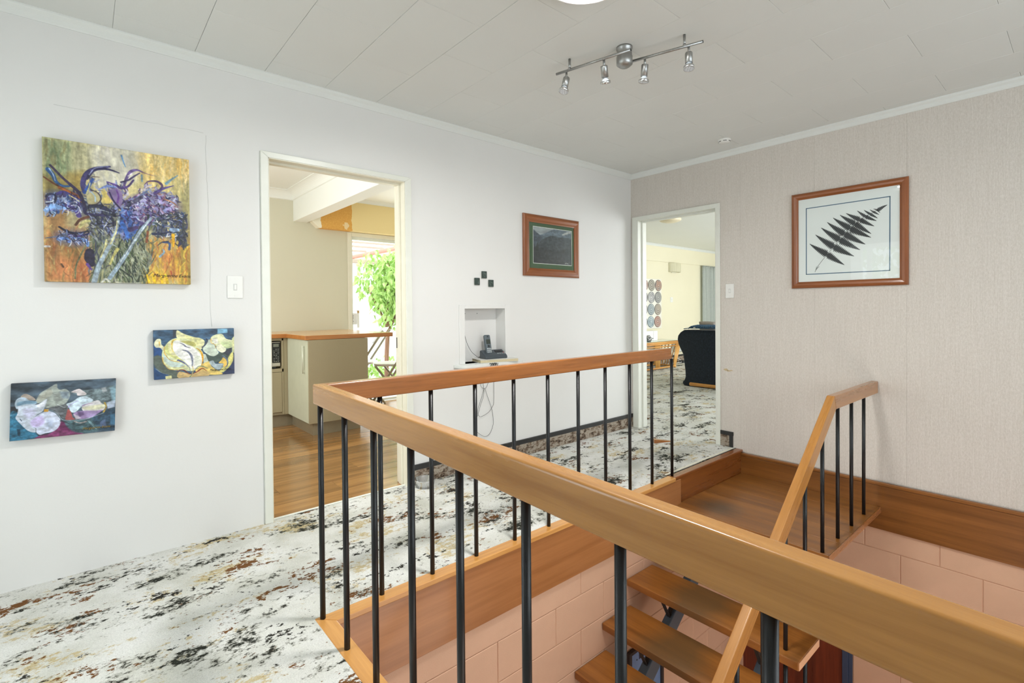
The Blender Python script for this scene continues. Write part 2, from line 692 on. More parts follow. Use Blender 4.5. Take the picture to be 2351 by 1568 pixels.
# walls behind the camera; the rear window is added to light the hall
w = MB()
w.box(-4.95, -3.7, -4.6, -4.5, -.25, H)
w.box(-.7, .1, -4.6, -4.5, -.25, H)
w.box(-3.7, -.7, -4.6, -4.5, -.25, .7)
w.box(-3.7, -.7, -4.6, -4.5, 2.2, H)
struct(w.build('wall_rear', M['wallA']), 'white hall wall behind the camera with a wide window added for light', 'wall')
wf = MB()
for x0, x1, z0, z1 in ((-3.7, -.7, .7, .75), (-3.7, -.7, 2.15, 2.2), (-3.7, -3.65, .75, 2.15), (-.75, -.7, .75, 2.15), (-2.22, -2.18, .75, 2.15)):
    wf.box(x0, x1, -4.58, -4.5, z0, z1)
win1 = struct(wf.build('window_1', M['trim']), 'unseen white timber window added behind the camera for light', 'window')
MB().box(-3.65, -.75, -4.555, -4.55, .75, 2.15).build('pane', M['glass'], win1)

SL = (-1.40, -.55)   # entrance sidelight in the west wall
w = MB()
w.box(-5.05, -4.95, SL[1], 0.1, -.25, H)
w.box(-5.05, -4.95, -4.6, SL[0], -.25, H)
w.box(-5.05, -4.95, SL[0], SL[1], -.25, .15)
w.box(-5.05, -4.95, SL[0], SL[1], 2.05, H)
struct(w.build('wall_side', M['wallA']), 'white entrance wall left of the camera with glazed sidelight', 'wall')
wf = MB()
for y0, y1, z0, z1 in ((SL[0], SL[1], .15, .2), (SL[0], SL[1], 2.0, 2.05), (SL[0], SL[0] + .05, .2, 2.0), (SL[1] - .05, SL[1], .2, 2.0), (-.72, -.67, .2, 2.0), (SL[0], SL[1], .95, .99)):
    wf.box(-5.04, -4.95, y0, y1, z0, z1)
win2 = struct(wf.build('window_2', M['trim']), 'white timber sidelight window beside the entrance door', 'window')
MB().box(-5.0, -4.995, SL[0] + .05, SL[1] - .05, .2, 2.0).build('pane', M['glass'], win2)
d = MB().box(-4.95, -4.925, -.47, -.04, 0, 2.0, .004).box(-4.925, -4.92, -.42, -.10, 1.1, 1.9).box(-4.925, -4.92, -.42, -.10, .2, .95)
struct(d.build('door_4', M['trim']), 'white panelled entrance door left of the camera', 'door')

# ceiling
ceil = struct(MB().box(-5.05, .12, -4.6, .12, H + .011, H + .06).build('ceiling', M['seam']), 'off white tiled hall ceiling', 'ceiling')
tw = .3135
col_edges = [-.10 - tw * k for k in range(16)]
tile_cache = {}


def ceiling_tile(x0, x1, y0, y1):
    k = (round(x1 - x0, 3), round(y1 - y0, 3))
    if k not in tile_cache:
        g = .0004
        tile_cache[k] = MB().box(-k[0] / 2 + g, k[0] / 2 - g, -k[1] / 2 + g, k[1] / 2 - g, 0, .010, .0013, 1).mesh('ceiling_tile', M['tile'])
    piece('ceiling_tile', tile_cache[k], ((x0 + x1) / 2, (y0 + y1) / 2, H), ceil)


for k, xe in enumerate([.0] + col_edges):
    x1 = xe
    x0 = -.10 if k == 0 else max(xe - tw, -5.0)
    # the joint rows are staggered by half a tile from one column to the next
    start = -1.697 + (.3055 if k % 2 == 0 else 0)
    ys = []
    y = start
    while y < -.02:
        y += .611
    while y > -4.5:
        ys.append(y)
        y -= .611
    ys = [0.0] + [q for q in ys if -4.45 < q < -.03] + [-4.5]
    for a, b in zip(ys, ys[1:]):
        ceiling_tile(x0, x1, b, a)

# cornices
prof = [(0, -.045), (-.006, -.045), (-.010, -.038), (-.014, -.022), (-.026, -.012), (-.030, -.006), (-.030, 0), (0, 0)]
c1 = MB().prism([(y, H + z) for y, z in prof], 'x', -4.95, 0)
struct(c1.build('trim_1', M['cornice']), 'white moulded cornice along the painted wall', 'trim')
c2 = MB().prism([(x, H + z) for x, z in prof], 'y', -4.5, -.0)
struct(c2.build('trim_2', M['cornice']), 'white moulded cornice along the wallpapered wall', 'trim')

# floor: hall carpet on the slab, L-shaped round the stairwell
SW = (-3.289, -1.073, -3.35)     # stairwell x0, y1 (far), y0 (near)
f = MB()
f.box(-4.95, -3.345, -4.5, 0, -.012, 0)
f.box(-3.345, 0, -1.012, 0, -.012, 0)
f.box(-3.345, 0, -4.5, -3.41, -.012, 0)
f.box(OA[0], OA[1], 0, .03, -.012, 0)
f.box(0, WT, OB[0], OB[1], -.012, 0)
floor = struct(f.build('floor', M['carpet']), 'cream carpet with brown and charcoal flecks on the upper hall floor', 'floor')
s = MB()
s.box(-4.95, SW[0], -4.5, .0, -.26, -.012)
s.box(SW[0], 0, -1.05, .0, -.26, -.012)
s.box(SW[0], 0, -4.5, SW[2], -.26, -.012)
s.build('slab', M['mortar'], floor)

# white threshold strip of the kitchen door
struct(MB().box(OA[0], OA[1], .018, .034, 0, .006, .002).build('trim_3', M['trim']), 'cream metal threshold strip in the kitchen doorway', 'trim')

# skirtings: carpet upstand capped by a black strip
b = MB().box(-2.365, 0, -.012, 0, 0, .092, .003)
bb = struct(b.build('baseboard_left', M['upstand']), 'carpet upstand with black capping strip along the white wall', 'baseboard')
MB().box(-2.365, 0, -.014, 0, .092, .126, .002).build('capping_strip', M['black'], bb)
b = MB().box(-.010, 0, -.955, -.880, 0, .094, .003).box(-.010, 0, -.021, -.012, 0, .094)
bb = struct(b.build('baseboard_right', M['upstand']), 'short carpet upstand with black capping beside the living room doorway', 'baseboard')
MB().box(-.012, 0, -.986, -.880, .094, .124, .001).box(-.012, 0, -.983, -.955, 0, .094, .001).box(-.012, 0, -.021, -.014, .094, .128).build('capping_strip', M['black'], bb)


# door surrounds
def surround_A():
    o = MB()
    aw = .039
    o.prism([(OA[0] - aw, 0), (OA[0], 0), (OA[0], OA[2]), (OA[0] - aw, OA[2] + aw - .008)], 'y', -.014, 0, .002, 1)
    o.prism([(OA[1], 0), (OA[1] + .044, 0), (OA[1] + .044, OA[2] + aw - .008), (OA[1], OA[2])], 'y', -.014, 0, .002, 1)
    o.prism([(OA[0], OA[2]), (OA[1], OA[2]), (OA[1] + .044, OA[2] + aw - .008), (OA[0] - aw, OA[2] + aw - .008)], 'y', -.014, 0, .002, 1)
    return o


d1 = struct(surround_A().build('door_1', M['trim']), 'white timber surround of the open kitchen doorway', 'door frame')
l = MB()
l.box(OA[0] - .004, OA[0] + .004, -.010, WT + .01, 0, OA[2]).box(OA[1] - .004, OA[1] + .02, -.010, WT + .01, 0, OA[2]).box(OA[0], OA[1], -.010, WT + .01, OA[2] - .004, OA[2] + .01)
l.box(OA[1] - .016, OA[1], .045, .085, 0, OA[2] - .015, .002, 1).box(OA[0], OA[0] + .014, .045, .085, 0, OA[2] - .015, .002, 1).box(OA[0], OA[1], .045, .085, OA[2] - .016, OA[2], .002, 1)
l.build('lining', M['trim_warm'], d1)
MB().box(OA[1] - .008, OA[1] - .003, .088, .112, .885, .955, .001, 1).build('strike_plate', M['dark'], d1)


def surround_B():
    o = MB()
    aw = .036
    hh = OB[2] + .034
    o.prism([(OB[0] - aw, 0), (OB[0], 0), (OB[0], OB[2]), (OB[0] - aw, hh)], 'x', -.014, 0, .002, 1)
    o.prism([(OB[1], 0), (OB[1] + .058, 0), (OB[1] + .058, hh), (OB[1], OB[2])], 'x', -.014, 0, .002, 1)
    o.prism([(OB[0], OB[2]), (OB[1], OB[2]), (OB[1] + .058, hh), (OB[0] - aw, hh)], 'x', -.014, 0, .002, 1)
    return o


d2 = struct(surround_B().build('door_2', M['trim']), 'white timber surround of the open living room doorway', 'door frame')
l = MB()
l.box(-.010, WT + .01, OB[0] - .012, OB[0] + .004, 0, OB[2]).box(-.010, WT + .01, OB[1] - .004, OB[1] + .012, 0, OB[2]).box(-.010, WT + .01, OB[0], OB[1], OB[2] - .004, OB[2] + .01)
l.box(.05, .09, OB[1] - .016, OB[1], 0, OB[2] - .015, .002, 1).box(.05, .09, OB[0], OB[0] + .014, 0, OB[2] - .015, .002, 1).box(.05, .09, OB[0], OB[1], OB[2] - .016, OB[2], .002, 1)
l.build('lining', M['trim'], d2)
MB().box(.095, .112, OB[1] - .009, OB[1] - .003, .955, 1.02, .001, 1).build('strike_plate', M['chrome'], d2)
MB().box(.098, .104, OB[1] - .0105, OB[1] - .008, .97, 1.005).build('strike_hole', M['dark'], d2)

# stairwell: nosing boards, fascia boards, step nosing, skirting
o = MB()
o.prism([(-3.348, -1.012), (-1.0, -1.012), (-1.0, -1.073), (-3.287, -1.073)], 'z', -.022, .001, .003, 2)
n1 = struct(o.build('trim_4', M['nose_x']), 'honey timber nosing along the far edge of the stairwell', 'trim')
o = MB()
o.prism([(-3.348, -1.012), (-3.287, -1.073), (-3.287, -3.35), (-3.348, -3.35)], 'z', -.022, .001, .003, 2)
struct(o.build('trim_5', M['nose_y']), 'honey timber nosing along the near edge of the stairwell', 'trim')
struct(MB().box(-3.287, -.93, -1.068, -1.048, -.302, -.022, .002).build('trim_6', M['fascia']), 'wide honey timber fascia board below the far stairwell nosing', 'trim')
struct(MB().box(-3.309, -3.292, -3.35, -1.068, -.302, -.022, .002).build('trim_7', M['nose_y']), 'timber fascia board under the near stairwell nosing', 'trim')
stp = struct(MB().box(-1.0, -.001, -1.062, -.998, -.02, 0, .005, 3).build('trim_8', M['step']), 'dark timber step nosing in front of the living room doorway', 'trim')
MB().box(-1.0, -.02, -1.054, -1.038, -.19, -.02, .002).build('riser', M['step'], stp)
struct(MB().box(-1.0, -.045, -1.000, -.986, 0, .005, .002).build('trim_9', M['trim_warm']), 'cream metal carpet bar along the step nosing', 'trim')
sk = struct(MB().box(-.020, 0, -3.6, -1.05, -.335, -.047, .002).build('baseboard_stair', M['skirt']), 'wide brown timber skirting board running down the stairwell wall', 'baseboard')
MB().box(-.025, 0, -3.6, -1.04, -.046, -.024, .004, 3).build('cap_mould', M['skirt'], sk)


LOW = -2.78      # lower hall floor
# block walls of the stairwell, one object per block
def block_wall(name, label, axis, plane, u0, u1, ztop, first_joint, uoff, holes=(), depth=.09):
    """joint rows every .195 below first_joint"""
    bm = MB()
    if axis == 'y':
        bm.box(u0, u1, plane + .0045, plane + depth, LOW, ztop)
    else:
        bm.box(plane + .0045, plane + depth, u0, u1, LOW, ztop)
    par = struct(bm.build(name, M['mortar']), label, 'wall')
    cache = {}
    zs = [ztop]
    z = first_joint
    while z > LOW + .02:
        zs.append(z)
        z -= .195
    zs.append(LOW)
    for r, (za, zb) in enumerate(zip(zs, zs[1:])):
        off = uoff + (.195 if r % 2 else 0)
        j = math.floor((u0 - off) / .39)
        cuts = [u0]
        while True:
            j += 1
            u = off + j * .39
            if u >= u1 - .01:
                break
            if u > u0 + .01:
                cuts.append(u)
        cuts.append(u1)
        segs = list(zip(cuts, cuts[1:]))
        for h0, h1, hz in holes:
            if (za + zb) / 2 < hz:
                ns = []
                for a, b in segs:
                    if b <= h0 or a >= h1:
                        ns.append((a, b))
                    else:
                        if a < h0 - .01:
                            ns.append((a, h0))  # unseen opening added to light the kitchen
                        if b > h1 + .01:
                            ns.append((h1, b))
                segs = ns
        for a, b in segs:
            k = (round(b - a, 3), round(za - zb, 3))
            if k not in cache:
                g = .0014
                if axis == 'y':
                    cache[k] = MB().box(-k[0] / 2 + g, k[0] / 2 - g, 0, .03, -k[1] / 2 + g, k[1] / 2 - g, .003, 1).mesh('block', M['block'])
                else:
                    cache[k] = MB().box(0, .03, -k[0] / 2 + g, k[0] / 2 - g, -k[1] / 2 + g, k[1] / 2 - g, .003, 1).mesh('block', M['block'])
            loc = ((a + b) / 2, plane, (za + zb) / 2) if axis == 'y' else (plane, (a + b) / 2, (za + zb) / 2)
            piece('block', cache[k], loc, par)
    return par


block_wall('wall_stair_left', 'peach painted block wall under the fascia board of the stairwell', 'y', -1.060, -4.2, .0, -.235, -.428, -1.352 - .195)
block_wall('wall_stair_right', 'peach painted block wall under the brown stairwell skirting', 'x', .0, -3.45, -1.052, -.30, -.476, -1.877, holes=((-1.81, -1.052, -.80),))
w = MB()
w.box(-4.95, .1, -3.55, -3.45, LOW, -.26)
w.box(-5.05, -4.95, -3.45, -.9, LOW, -.26)
struct(w.build('wall_lower', M['block']), 'peach walls of the lower hall out of view', 'wall')
struct(MB().box(-5.0, .1, -3.5, -1.0, LOW - .06, LOW).build('floor_lower', M['floorlow']), 'pale floor of the lower hall at the foot of the stairs', 'floor')

dl = NT('red_brown_veneer')
dlm = wood('red_veneer', C(78, 26, 12), C(122, 50, 26), 'z', .3, .3, 1.4)
d3 = struct(MB().box(-.006, .03, -1.748, -1.062, LOW, -.82, .002).build('door_3', dlm), 'red brown veneer door on the lower level under the landing', 'door')
blue = plain('slate_blue_gloss', C(58, 72, 98), .3)
MB().box(-.016, .0, -1.786, -1.750, LOW, -.80, .003).box(-.010, .0, -1.81, -1.786, LOW, -.80, .002).box(-.016, .0, -1.786, -1.062, -.82, -.79).build('jamb', blue, d3)

# ================================================================== STAIRCASE
st = thing('staircase', 'open tread timber staircase on blue grey steel stringers going down from the landing', 'staircase', (-1.0, -1.5, LOW))
landing = MB().box(-.999, -.022, -1.968, -1.056, -.222, -.204).build('landing', M['landing'], st)
px = [-1.003, -.977, -.80, -.61, -.42, -.225, -.022]
for i, (a, b) in enumerate(zip(px, px[1:])):
    MB().box(a + .0006, b - .0006, -1.970, -1.056, -.205, -.185, .0015, 1).build('plank', M['landing'], landing)
MB().box(-1.003, -.022, -1.975, -1.9705, -.222, -.186, .001, 1).build('edge_strip', M['rail_x'], landing)
NT_ = 15
RUN, RISE = .2325, .1665
treads = []
for i in range(NT_):
    zt = -.487 - RISE * (i - 1)
    xf = -1.531 - RUN * (i - 1)
    if zt < LOW + .02:
        break
    treads.append((xf, zt))
    tr = MB().box(xf, xf + .262, -2.010, -1.064, zt - .040, zt, .004, 2).build('tread', M['tread'], st)
    MB().box(xf + .004, xf + .258, -2.0125, -2.010, zt - .038, zt - .002, .001, 1).build('end_grain', plain('end_grain_pink', C(206, 158, 122), .5), tr) if i == 0 else None
    if i:
        e = bpy.data.objects.new('end_grain', eg_mesh)
        COL.objects.link(e)
        e.parent = tr
        e.location = (xf - eg0[0], 0, zt - eg0[1])
    else:
        eg_mesh = bpy.data.meshes['end_grain']
        eg0 = (xf, zt)


def str_top(x):
    return -.640 + .7476 * (x + 1.36) if True else 0


for yf in (-1.29, -1.815):
    xa, xb = -.95, -4.10
    MB().prism([(xa, str_top(xa)), (xb, str_top(xb)), (xb, str_top(xb) - .125), (xa, str_top(xa) - .125)], 'y', yf, yf + .050, .004, 2).build('stringer', M['steelblue'], st)
    for xf, zt in treads:
        for dx in (.045, .215):
            p0 = Vector((xf + dx, yf + .025, zt - .040))
            xm = xf + .13
            p1 = Vector((xm, yf + .025, str_top(xm) - .004))
            d_ = (p1 - p0).normalized()
            s_ = Vector((0, 1, 0))
            n_ = d_.cross(s_)
            k = MB()
            vs = []
            for p in (p0, p1):
                for a_, b_ in ((-1, -1), (1, -1), (1, 1), (-1, 1)):
                    vs.append(k.bm.verts.new(p + s_ * .011 * a_ + n_ * .003 * b_))
            for q in ((0, 1, 2, 3), (7, 6, 5, 4), (0, 4, 5, 1), (1, 5, 6, 2), (2, 6, 7, 3), (3, 7, 4, 0)):
                k.bm.faces.new([vs[z_] for z_ in q])
            bmesh.ops.recalc_face_normals(k.bm, faces=k.bm.faces)
            k.build('bracket_bar', M['black'], st)


# ================================================================== BALUSTRADES
bal = thing('balustrade', 'long timber handrail on black steel rods turning the corner round the stairwell', 'balustrade', (-3.32, -1.03, 0))


def no_mitre(e):
    d = (e.verts[0].co - e.verts[1].co)
    return not (abs(abs(d.x) - abs(d.y)) < 1e-3 and abs(d.z) < 1e-4)


RT, RB = .866, .793
o = MB()
o.hexa([(-3.342, -1.006, RB), (-3.300, -1.048, RB), (-3.300, -3.33, .737), (-3.342, -3.33, .737)],
       [(-3.342, -1.006, RT), (-3.300, -1.048, RT), (-3.300, -3.33, .823), (-3.342, -3.33, .823)], .007, 4, no_mitre)
wn(o.build('handrail', M['rail_y'], bal, True))
o = MB()
o.prism([(-3.3419, -1.0059), (-1.004, -1.0059), (-1.004, -1.048), (-3.2999, -1.048)], 'z', RB, RT, .006, 4, no_mitre)
wn(o.build('handrail', M['rail_x'], bal, True))
rod = MB().cyl((0, 0, 0), (0, 0, RB), .0098, 16).mesh('baluster', M['tube'])
for k in range(11):
    piece('baluster', rod, (-3.322 + .2345 * k, -1.029, 0), bal)
for y in (-1.250, -1.470, -1.695, -1.921, -2.150, -2.378, -2.611, -2.845, -3.075):
    MB().cyl((-3.321, y, 0), (-3.321, y, RB + (.737 - RB) * (-1.03 - y) / 2.3 + .003), .0098, 16).build('baluster', M['tube'], bal)

sb = thing('stair_balustrade', 'sloping timber stair handrail on black rods starting at the wallpapered wall', 'balustrade', (0, -1.934, -.185))
y0, y1 = -1.954, -1.914
bend_t, bend_b = (-.850, .642), (-.824, .565)
o = MB().prism([(-.001, .639), bend_t, bend_b, (-.001, .560)], 'y', y0, y1, .0045, 3)
wn(o.build('handrail', M['rail_h'], sb, True))
SLP = .745
xe = -3.85
o = MB().prism([bend_t, (xe, bend_t[1] + SLP * (xe - bend_t[0])), (xe + .03, bend_b[1] + SLP * (xe + .03 - bend_b[0])), bend_b], 'y', y0, y1, .0045, 3)
wn(o.build('handrail', M['rail_s'], sb, True))


def rail_bottom(x):
    return .562 if x > bend_b[0] else bend_b[1] + SLP * (x - bend_b[0])


for k in range(11):
    x = -.240 - .2475 * k
    zt = rail_bottom(x) + .006
    if x > -1.0:
        MB().cyl((x, -1.934, -.1845), (x, -1.934, zt), .0098, 16).build('baluster', M['tube'], sb)
    else:
        own = [q for q in treads if q[0] + .01 < x < q[0] + .255]
        if not own:
            continue
        ztr = max(own, key=lambda q: q[1])[1]
        MB().cyl((x, -1.934, ztr + .0008), (x, -1.934, zt), .0098, 16).build('baluster', M['tube'], sb)
        low = [q[1] for q in own if q[1] < ztr - .01]
        zlo = min([ztr] + low) - .040
        if zlo > LOW + .05:
            MB().cyl((x, -1.934, LOW), (x, -1.934, zlo), .0098, 16).build('support_rod', M['tube'], st)

exec_order.append('structure done')


# ================================================================== PAINTED CANVASES (brush strokes rastered into paint on a fine mesh)
def homography(q):
    """zoomed-photo quad TL,TR,BR,BL -> unit square (v downwards)"""
    A, b = [], []
    for (x, y), (u, v) in zip(q, ((0, 0), (1, 0), (1, 1), (0, 1))):
        A.append([x, y, 1, 0, 0, 0, -u * x, -u * y]); b.append(u)
        A.append([0, 0, 0, x, y, 1, -v * x, -v * y]); b.append(v)
    h = np.linalg.solve(np.array(A, float), np.array(b, float))
    return np.append(h, 1).reshape(3, 3)


def lin(c):
    c = np.asarray(c, float) / 255.0
    return np.where(c <= .04045, c / 12.92, ((np.clip(c, 0, None) + .055) / 1.055) ** 2.4)


class Canvas:
    def __init__(s, w, h, quad, seed=1):
        s.w, s.h = w, h
        s.H = homography(quad)
        s.rng = np.random.default_rng(seed)
        s.img = np.full((h, w, 3), 200.0)
        s.rel = np.zeros((h, w))
        s.scale = w / (abs(quad[1][0] - quad[0][0]))
        s.Y, s.X = np.mgrid[0:h, 0:w].astype(float)
        s.ns = {}

    def P(s, pts):
        p = np.c_[np.asarray(pts, float), np.ones(len(pts))] @ s.H.T
        p = p[:, :2] / p[:, 2:]
        return p * [s.w, s.h]

    def noise(s, fx, fy, seed=0):
        k = (fx, fy, seed)
        if k not in s.ns:
            r = np.random.default_rng(seed + 100)
            acc = np.zeros((s.h, s.w))
            amp = 1.0
            for o in range(4):
                nx, ny = max(2, int(fx * 2 ** o)), max(2, int(fy * 2 ** o))
                g = r.random((ny + 2, nx + 2))
                gx = np.linspace(0, nx, s.w)
                gy = np.linspace(0, ny, s.h)
                ix, iy = gx.astype(int), gy.astype(int)
                tx, ty = gx - ix, gy - iy
                tx, ty = tx * tx * (3 - 2 * tx), ty * ty * (3 - 2 * ty)
                a = g[iy][:, ix] * (1 - tx) + g[iy][:, ix + 1] * tx
                b = g[iy + 1][:, ix] * (1 - tx) + g[iy + 1][:, ix + 1] * tx
                acc += amp * (a * (1 - ty[:, None]) + b * ty[:, None])
                amp *= .55
            acc -= acc.mean()
            s.ns[k] = acc / (acc.std() + 1e-9)
        return s.ns[k]

    def blend(s, mask, col, jit=0.0, nz=None, relief=0.0):
        c = np.asarray(col, float)[None, None, :]
        if nz is not None:
            c = c * (1 + jit * nz[..., None])
        s.img += (c - s.img) * mask[..., None]
        if relief:
            s.rel += (relief * (1 + (.5 * nz if nz is not None else 0)) - s.rel) * mask

    def wash(s, pts, col, soft=6, alpha=.9, jit=.1, fx=30, fy=6, seed=0):
        s.poly(pts, col, alpha, soft, jit, fx, fy, seed)

    def poly(s, pts, col, alpha=1.0, soft=1.0, jit=.06, fx=24, fy=24, seed=0, rough=0.0):
        p = s.P(smooth_loop(pts) if len(pts) > 4 else pts)
        X, Y = s.X, s.Y
        if rough:
            X = X + rough * s.noise(30, 30, 5)
            Y = Y + rough * s.noise(30, 30, 6)
        inside = np.zeros_like(X, bool)
        dist = np.full(X.shape, 1e9)
        n = len(p)
        for i in range(n):
            x0, y0 = p[i]
            x1, y1 = p[(i + 1) % n]
            if y0 != y1:
                cond = ((y0 > Y) != (y1 > Y)) & (X < (x1 - x0) * (Y - y0) / (y1 - y0) + x0)
                inside ^= cond
            dx, dy = x1 - x0, y1 - y0
            L = dx * dx + dy * dy + 1e-9
            t = np.clip(((X - x0) * dx + (Y - y0) * dy) / L, 0, 1)
            dist = np.minimum(dist, np.hypot(X - x0 - t * dx, Y - y0 - t * dy))
        sd = np.where(inside, dist, -dist)
        m = np.clip(sd / max(soft * s.scale, .6) * .5 + .5, 0, 1) * alpha
        s.blend(m, col, jit, s.noise(fx, fy, seed))

    def stroke(s, pts, w0, w1, col, alpha=.95, jit=.12, relief=.5, k=5, mid=None):
        q = s.P([(v.x, v.y) for v in smooth_path([(a, b, 0) for a, b in pts], k)])
        n = len(q)
        ws = np.interp(np.linspace(0, 1, n), (0, .5, 1), (w0, (w0 + w1) / 2 if mid is None else mid, w1)) * s.scale / 2
        pad = max(ws) + 3
        xa, ya = np.floor(q.min(0) - pad).astype(int)
        xb, yb = np.ceil(q.max(0) + pad).astype(int)
        xa, ya, xb, yb = max(xa, 0), max(ya, 0), min(xb, s.w), min(yb, s.h)
        if xa >= xb or ya >= yb:
            return
        X, Y = s.X[ya:yb, xa:xb], s.Y[ya:yb, xa:xb]
        m = np.zeros(X.shape)
        for i in range(n - 1):
            x0, y0 = q[i]
            dx, dy = q[i + 1] - q[i]
            L = dx * dx + dy * dy + 1e-9
            t = np.clip(((X - x0) * dx + (Y - y0) * dy) / L, 0, 1)
            wd = ws[i] + (ws[i + 1] - ws[i]) * t
            d = np.hypot(X - x0 - t * dx, Y - y0 - t * dy)
            m = np.maximum(m, np.clip(wd - d + .5, 0, 1))
        nz = s.noise(46, 46, 3)[ya:yb, xa:xb]
        c = np.asarray(col, float)[None, None, :] * (1 + jit * nz[..., None])
        sub = s.img[ya:yb, xa:xb]
        sub += (c - sub) * (m * alpha)[..., None]
        r = s.rel[ya:yb, xa:xb]
        r += (relief - r) * m * .8

    def flecks(s, region, cols, n, length, width, angle, spread, alpha=.8, relief=.4):
        """many short brush dabs inside a zoom-space polygon"""
        reg = np.asarray(region, float)
        lo, hi = reg.min(0), reg.max(0)
        c = 0
        while c < n:
            p = lo + s.rng.random(2) * (hi - lo)
            if not pin(p, reg):
                continue
            c += 1
            a = math.radians(angle + s.rng.normal() * spread)
            L = length * (.5 + s.rng.random())
            d = np.array([math.cos(a), math.sin(a)]) * L / 2
            bend = np.array([-d[1], d[0]]) * s.rng.normal() * .35
            col = cols[int(s.rng.integers(len(cols)))]
            s.stroke([tuple(p - d), tuple(p + bend), tuple(p + d)], width * .6, width * .3, col, alpha, .1, relief, 3, width * (.6 + s.rng.random()))

    def mesh(s, name, mat, x0, x1, z0, z1, y, depth, relief=.0012):
        """front face grid towards -y plus the wrapped canvas sides"""
        w, h = s.w, s.h
        gx = np.linspace(x0, x1, w)
        gz = np.linspace(z1, z0, h)
        V = np.empty((h, w, 3))
        V[..., 0] = gx[None, :]
        V[..., 2] = gz[:, None]
        V[..., 1] = y - relief * s.rel
        V = V.reshape(-1, 3)
        idx = np.arange(h * w).reshape(h, w)
        Q = np.stack([idx[:-1, :-1], idx[1:, :-1], idx[1:, 1:], idx[:-1, 1:]], -1).reshape(-1, 4)
        ring = np.concatenate([idx[0, :], idx[1:, -1], idx[-1, -2::-1], idx[-2:0:-1, 0]])
        back = V[ring].copy()
        back[:, 1] = y + depth
        base = len(V)
        V = np.concatenate([V, back])
        r2 = np.roll(ring, -1)
        bi = base + np.arange(len(ring))
        bi2 = np.roll(bi, -1)
        Q2 = np.stack([ring, r2, bi2, bi], -1)
        Q = np.concatenate([Q, Q2])
        c = lin(np.clip(s.img, 0, 255)).reshape(-1, 3)
        c = np.concatenate([c, c[ring]])
        return V, Q, c


def smooth_loop(pts, k=4):
    n = len(pts)
    out = []
    for i in range(n):
        a, b, c, d = [np.asarray(pts[(i + j) % n], float) for j in (-1, 0, 1, 2)]
        for j in range(k):
            t = j / k
            out.append(tuple(.5 * ((2 * b) + (c - a) * t + (2 * a - 5 * b + 4 * c - d) * t * t + (3 * b - a - 3 * c + d) * t ** 3)))
    return out


def pin(p, reg):
    x, y = p
    r = False
    n = len(reg)
    for i in range(n):
        x0, y0 = reg[i]
        x1, y1 = reg[(i + 1) % n]
        if (y0 > y) != (y1 > y) and x < (x1 - x0) * (y - y0) / (y1 - y0) + x0:
            r = not r
    return r


def np_object(name, V, Q, colors, mat, parent, rot=None):
    o0 = world_origin(parent)
    V = V - np.array(o0)[None, :]
    if rot is not None:
        V = V @ np.array(rot).T
    me = bpy.data.meshes.new(name)
    me.vertices.add(len(V))
    me.vertices.foreach_set('co', V.astype(np.float32).ravel())
    me.loops.add(Q.size)
    me.loops.foreach_set('vertex_index', Q.astype(np.int32).ravel())
    me.polygons.add(len(Q))
    me.polygons.foreach_set('loop_start', np.arange(0, Q.size, 4, dtype=np.int32))
    me.update(calc_edges=True)
    ca = me.color_attributes.new('paint', 'FLOAT_COLOR', 'POINT')
    ca.data.foreach_set('color', np.c_[colors, np.ones(len(colors))].astype(np.float32).ravel())
    me.materials.append(mat)
    me.validate()
    o = bpy.data.objects.new(name, me)
    COL.objects.link(o)
    o.parent = parent
    return o


def text(name, body, size, mat, parent, loc, rot, shear=.35, xs=1.0):
    cu = bpy.data.curves.new(name, 'FONT')
    cu.body = body
    cu.size = size
    cu.shear = shear
    cu.extrude = .0002
    cu.materials.append(mat)
    tmp = bpy.data.objects.new(name, cu)
    me = bpy.data.meshes.new_from_object(tmp)
    bpy.data.objects.remove(tmp)
    me.materials.clear()
    me.materials.append(mat)
    o = bpy.data.objects.new(name, me)
    COL.objects.link(o)
    o.parent = parent
    o.location = Vector(loc) - world_origin(parent)
    o.rotation_euler = rot
    return o


ink = plain('painted_ink', C(28, 26, 24), .5)
ochre_ink = plain('painted_ochre_ink', C(146, 122, 42), .5)
oil = mat_vcol('oil_paint', .42, .3)
stretcher = plain('raw_canvas_edge', C(206, 200, 184), .8)


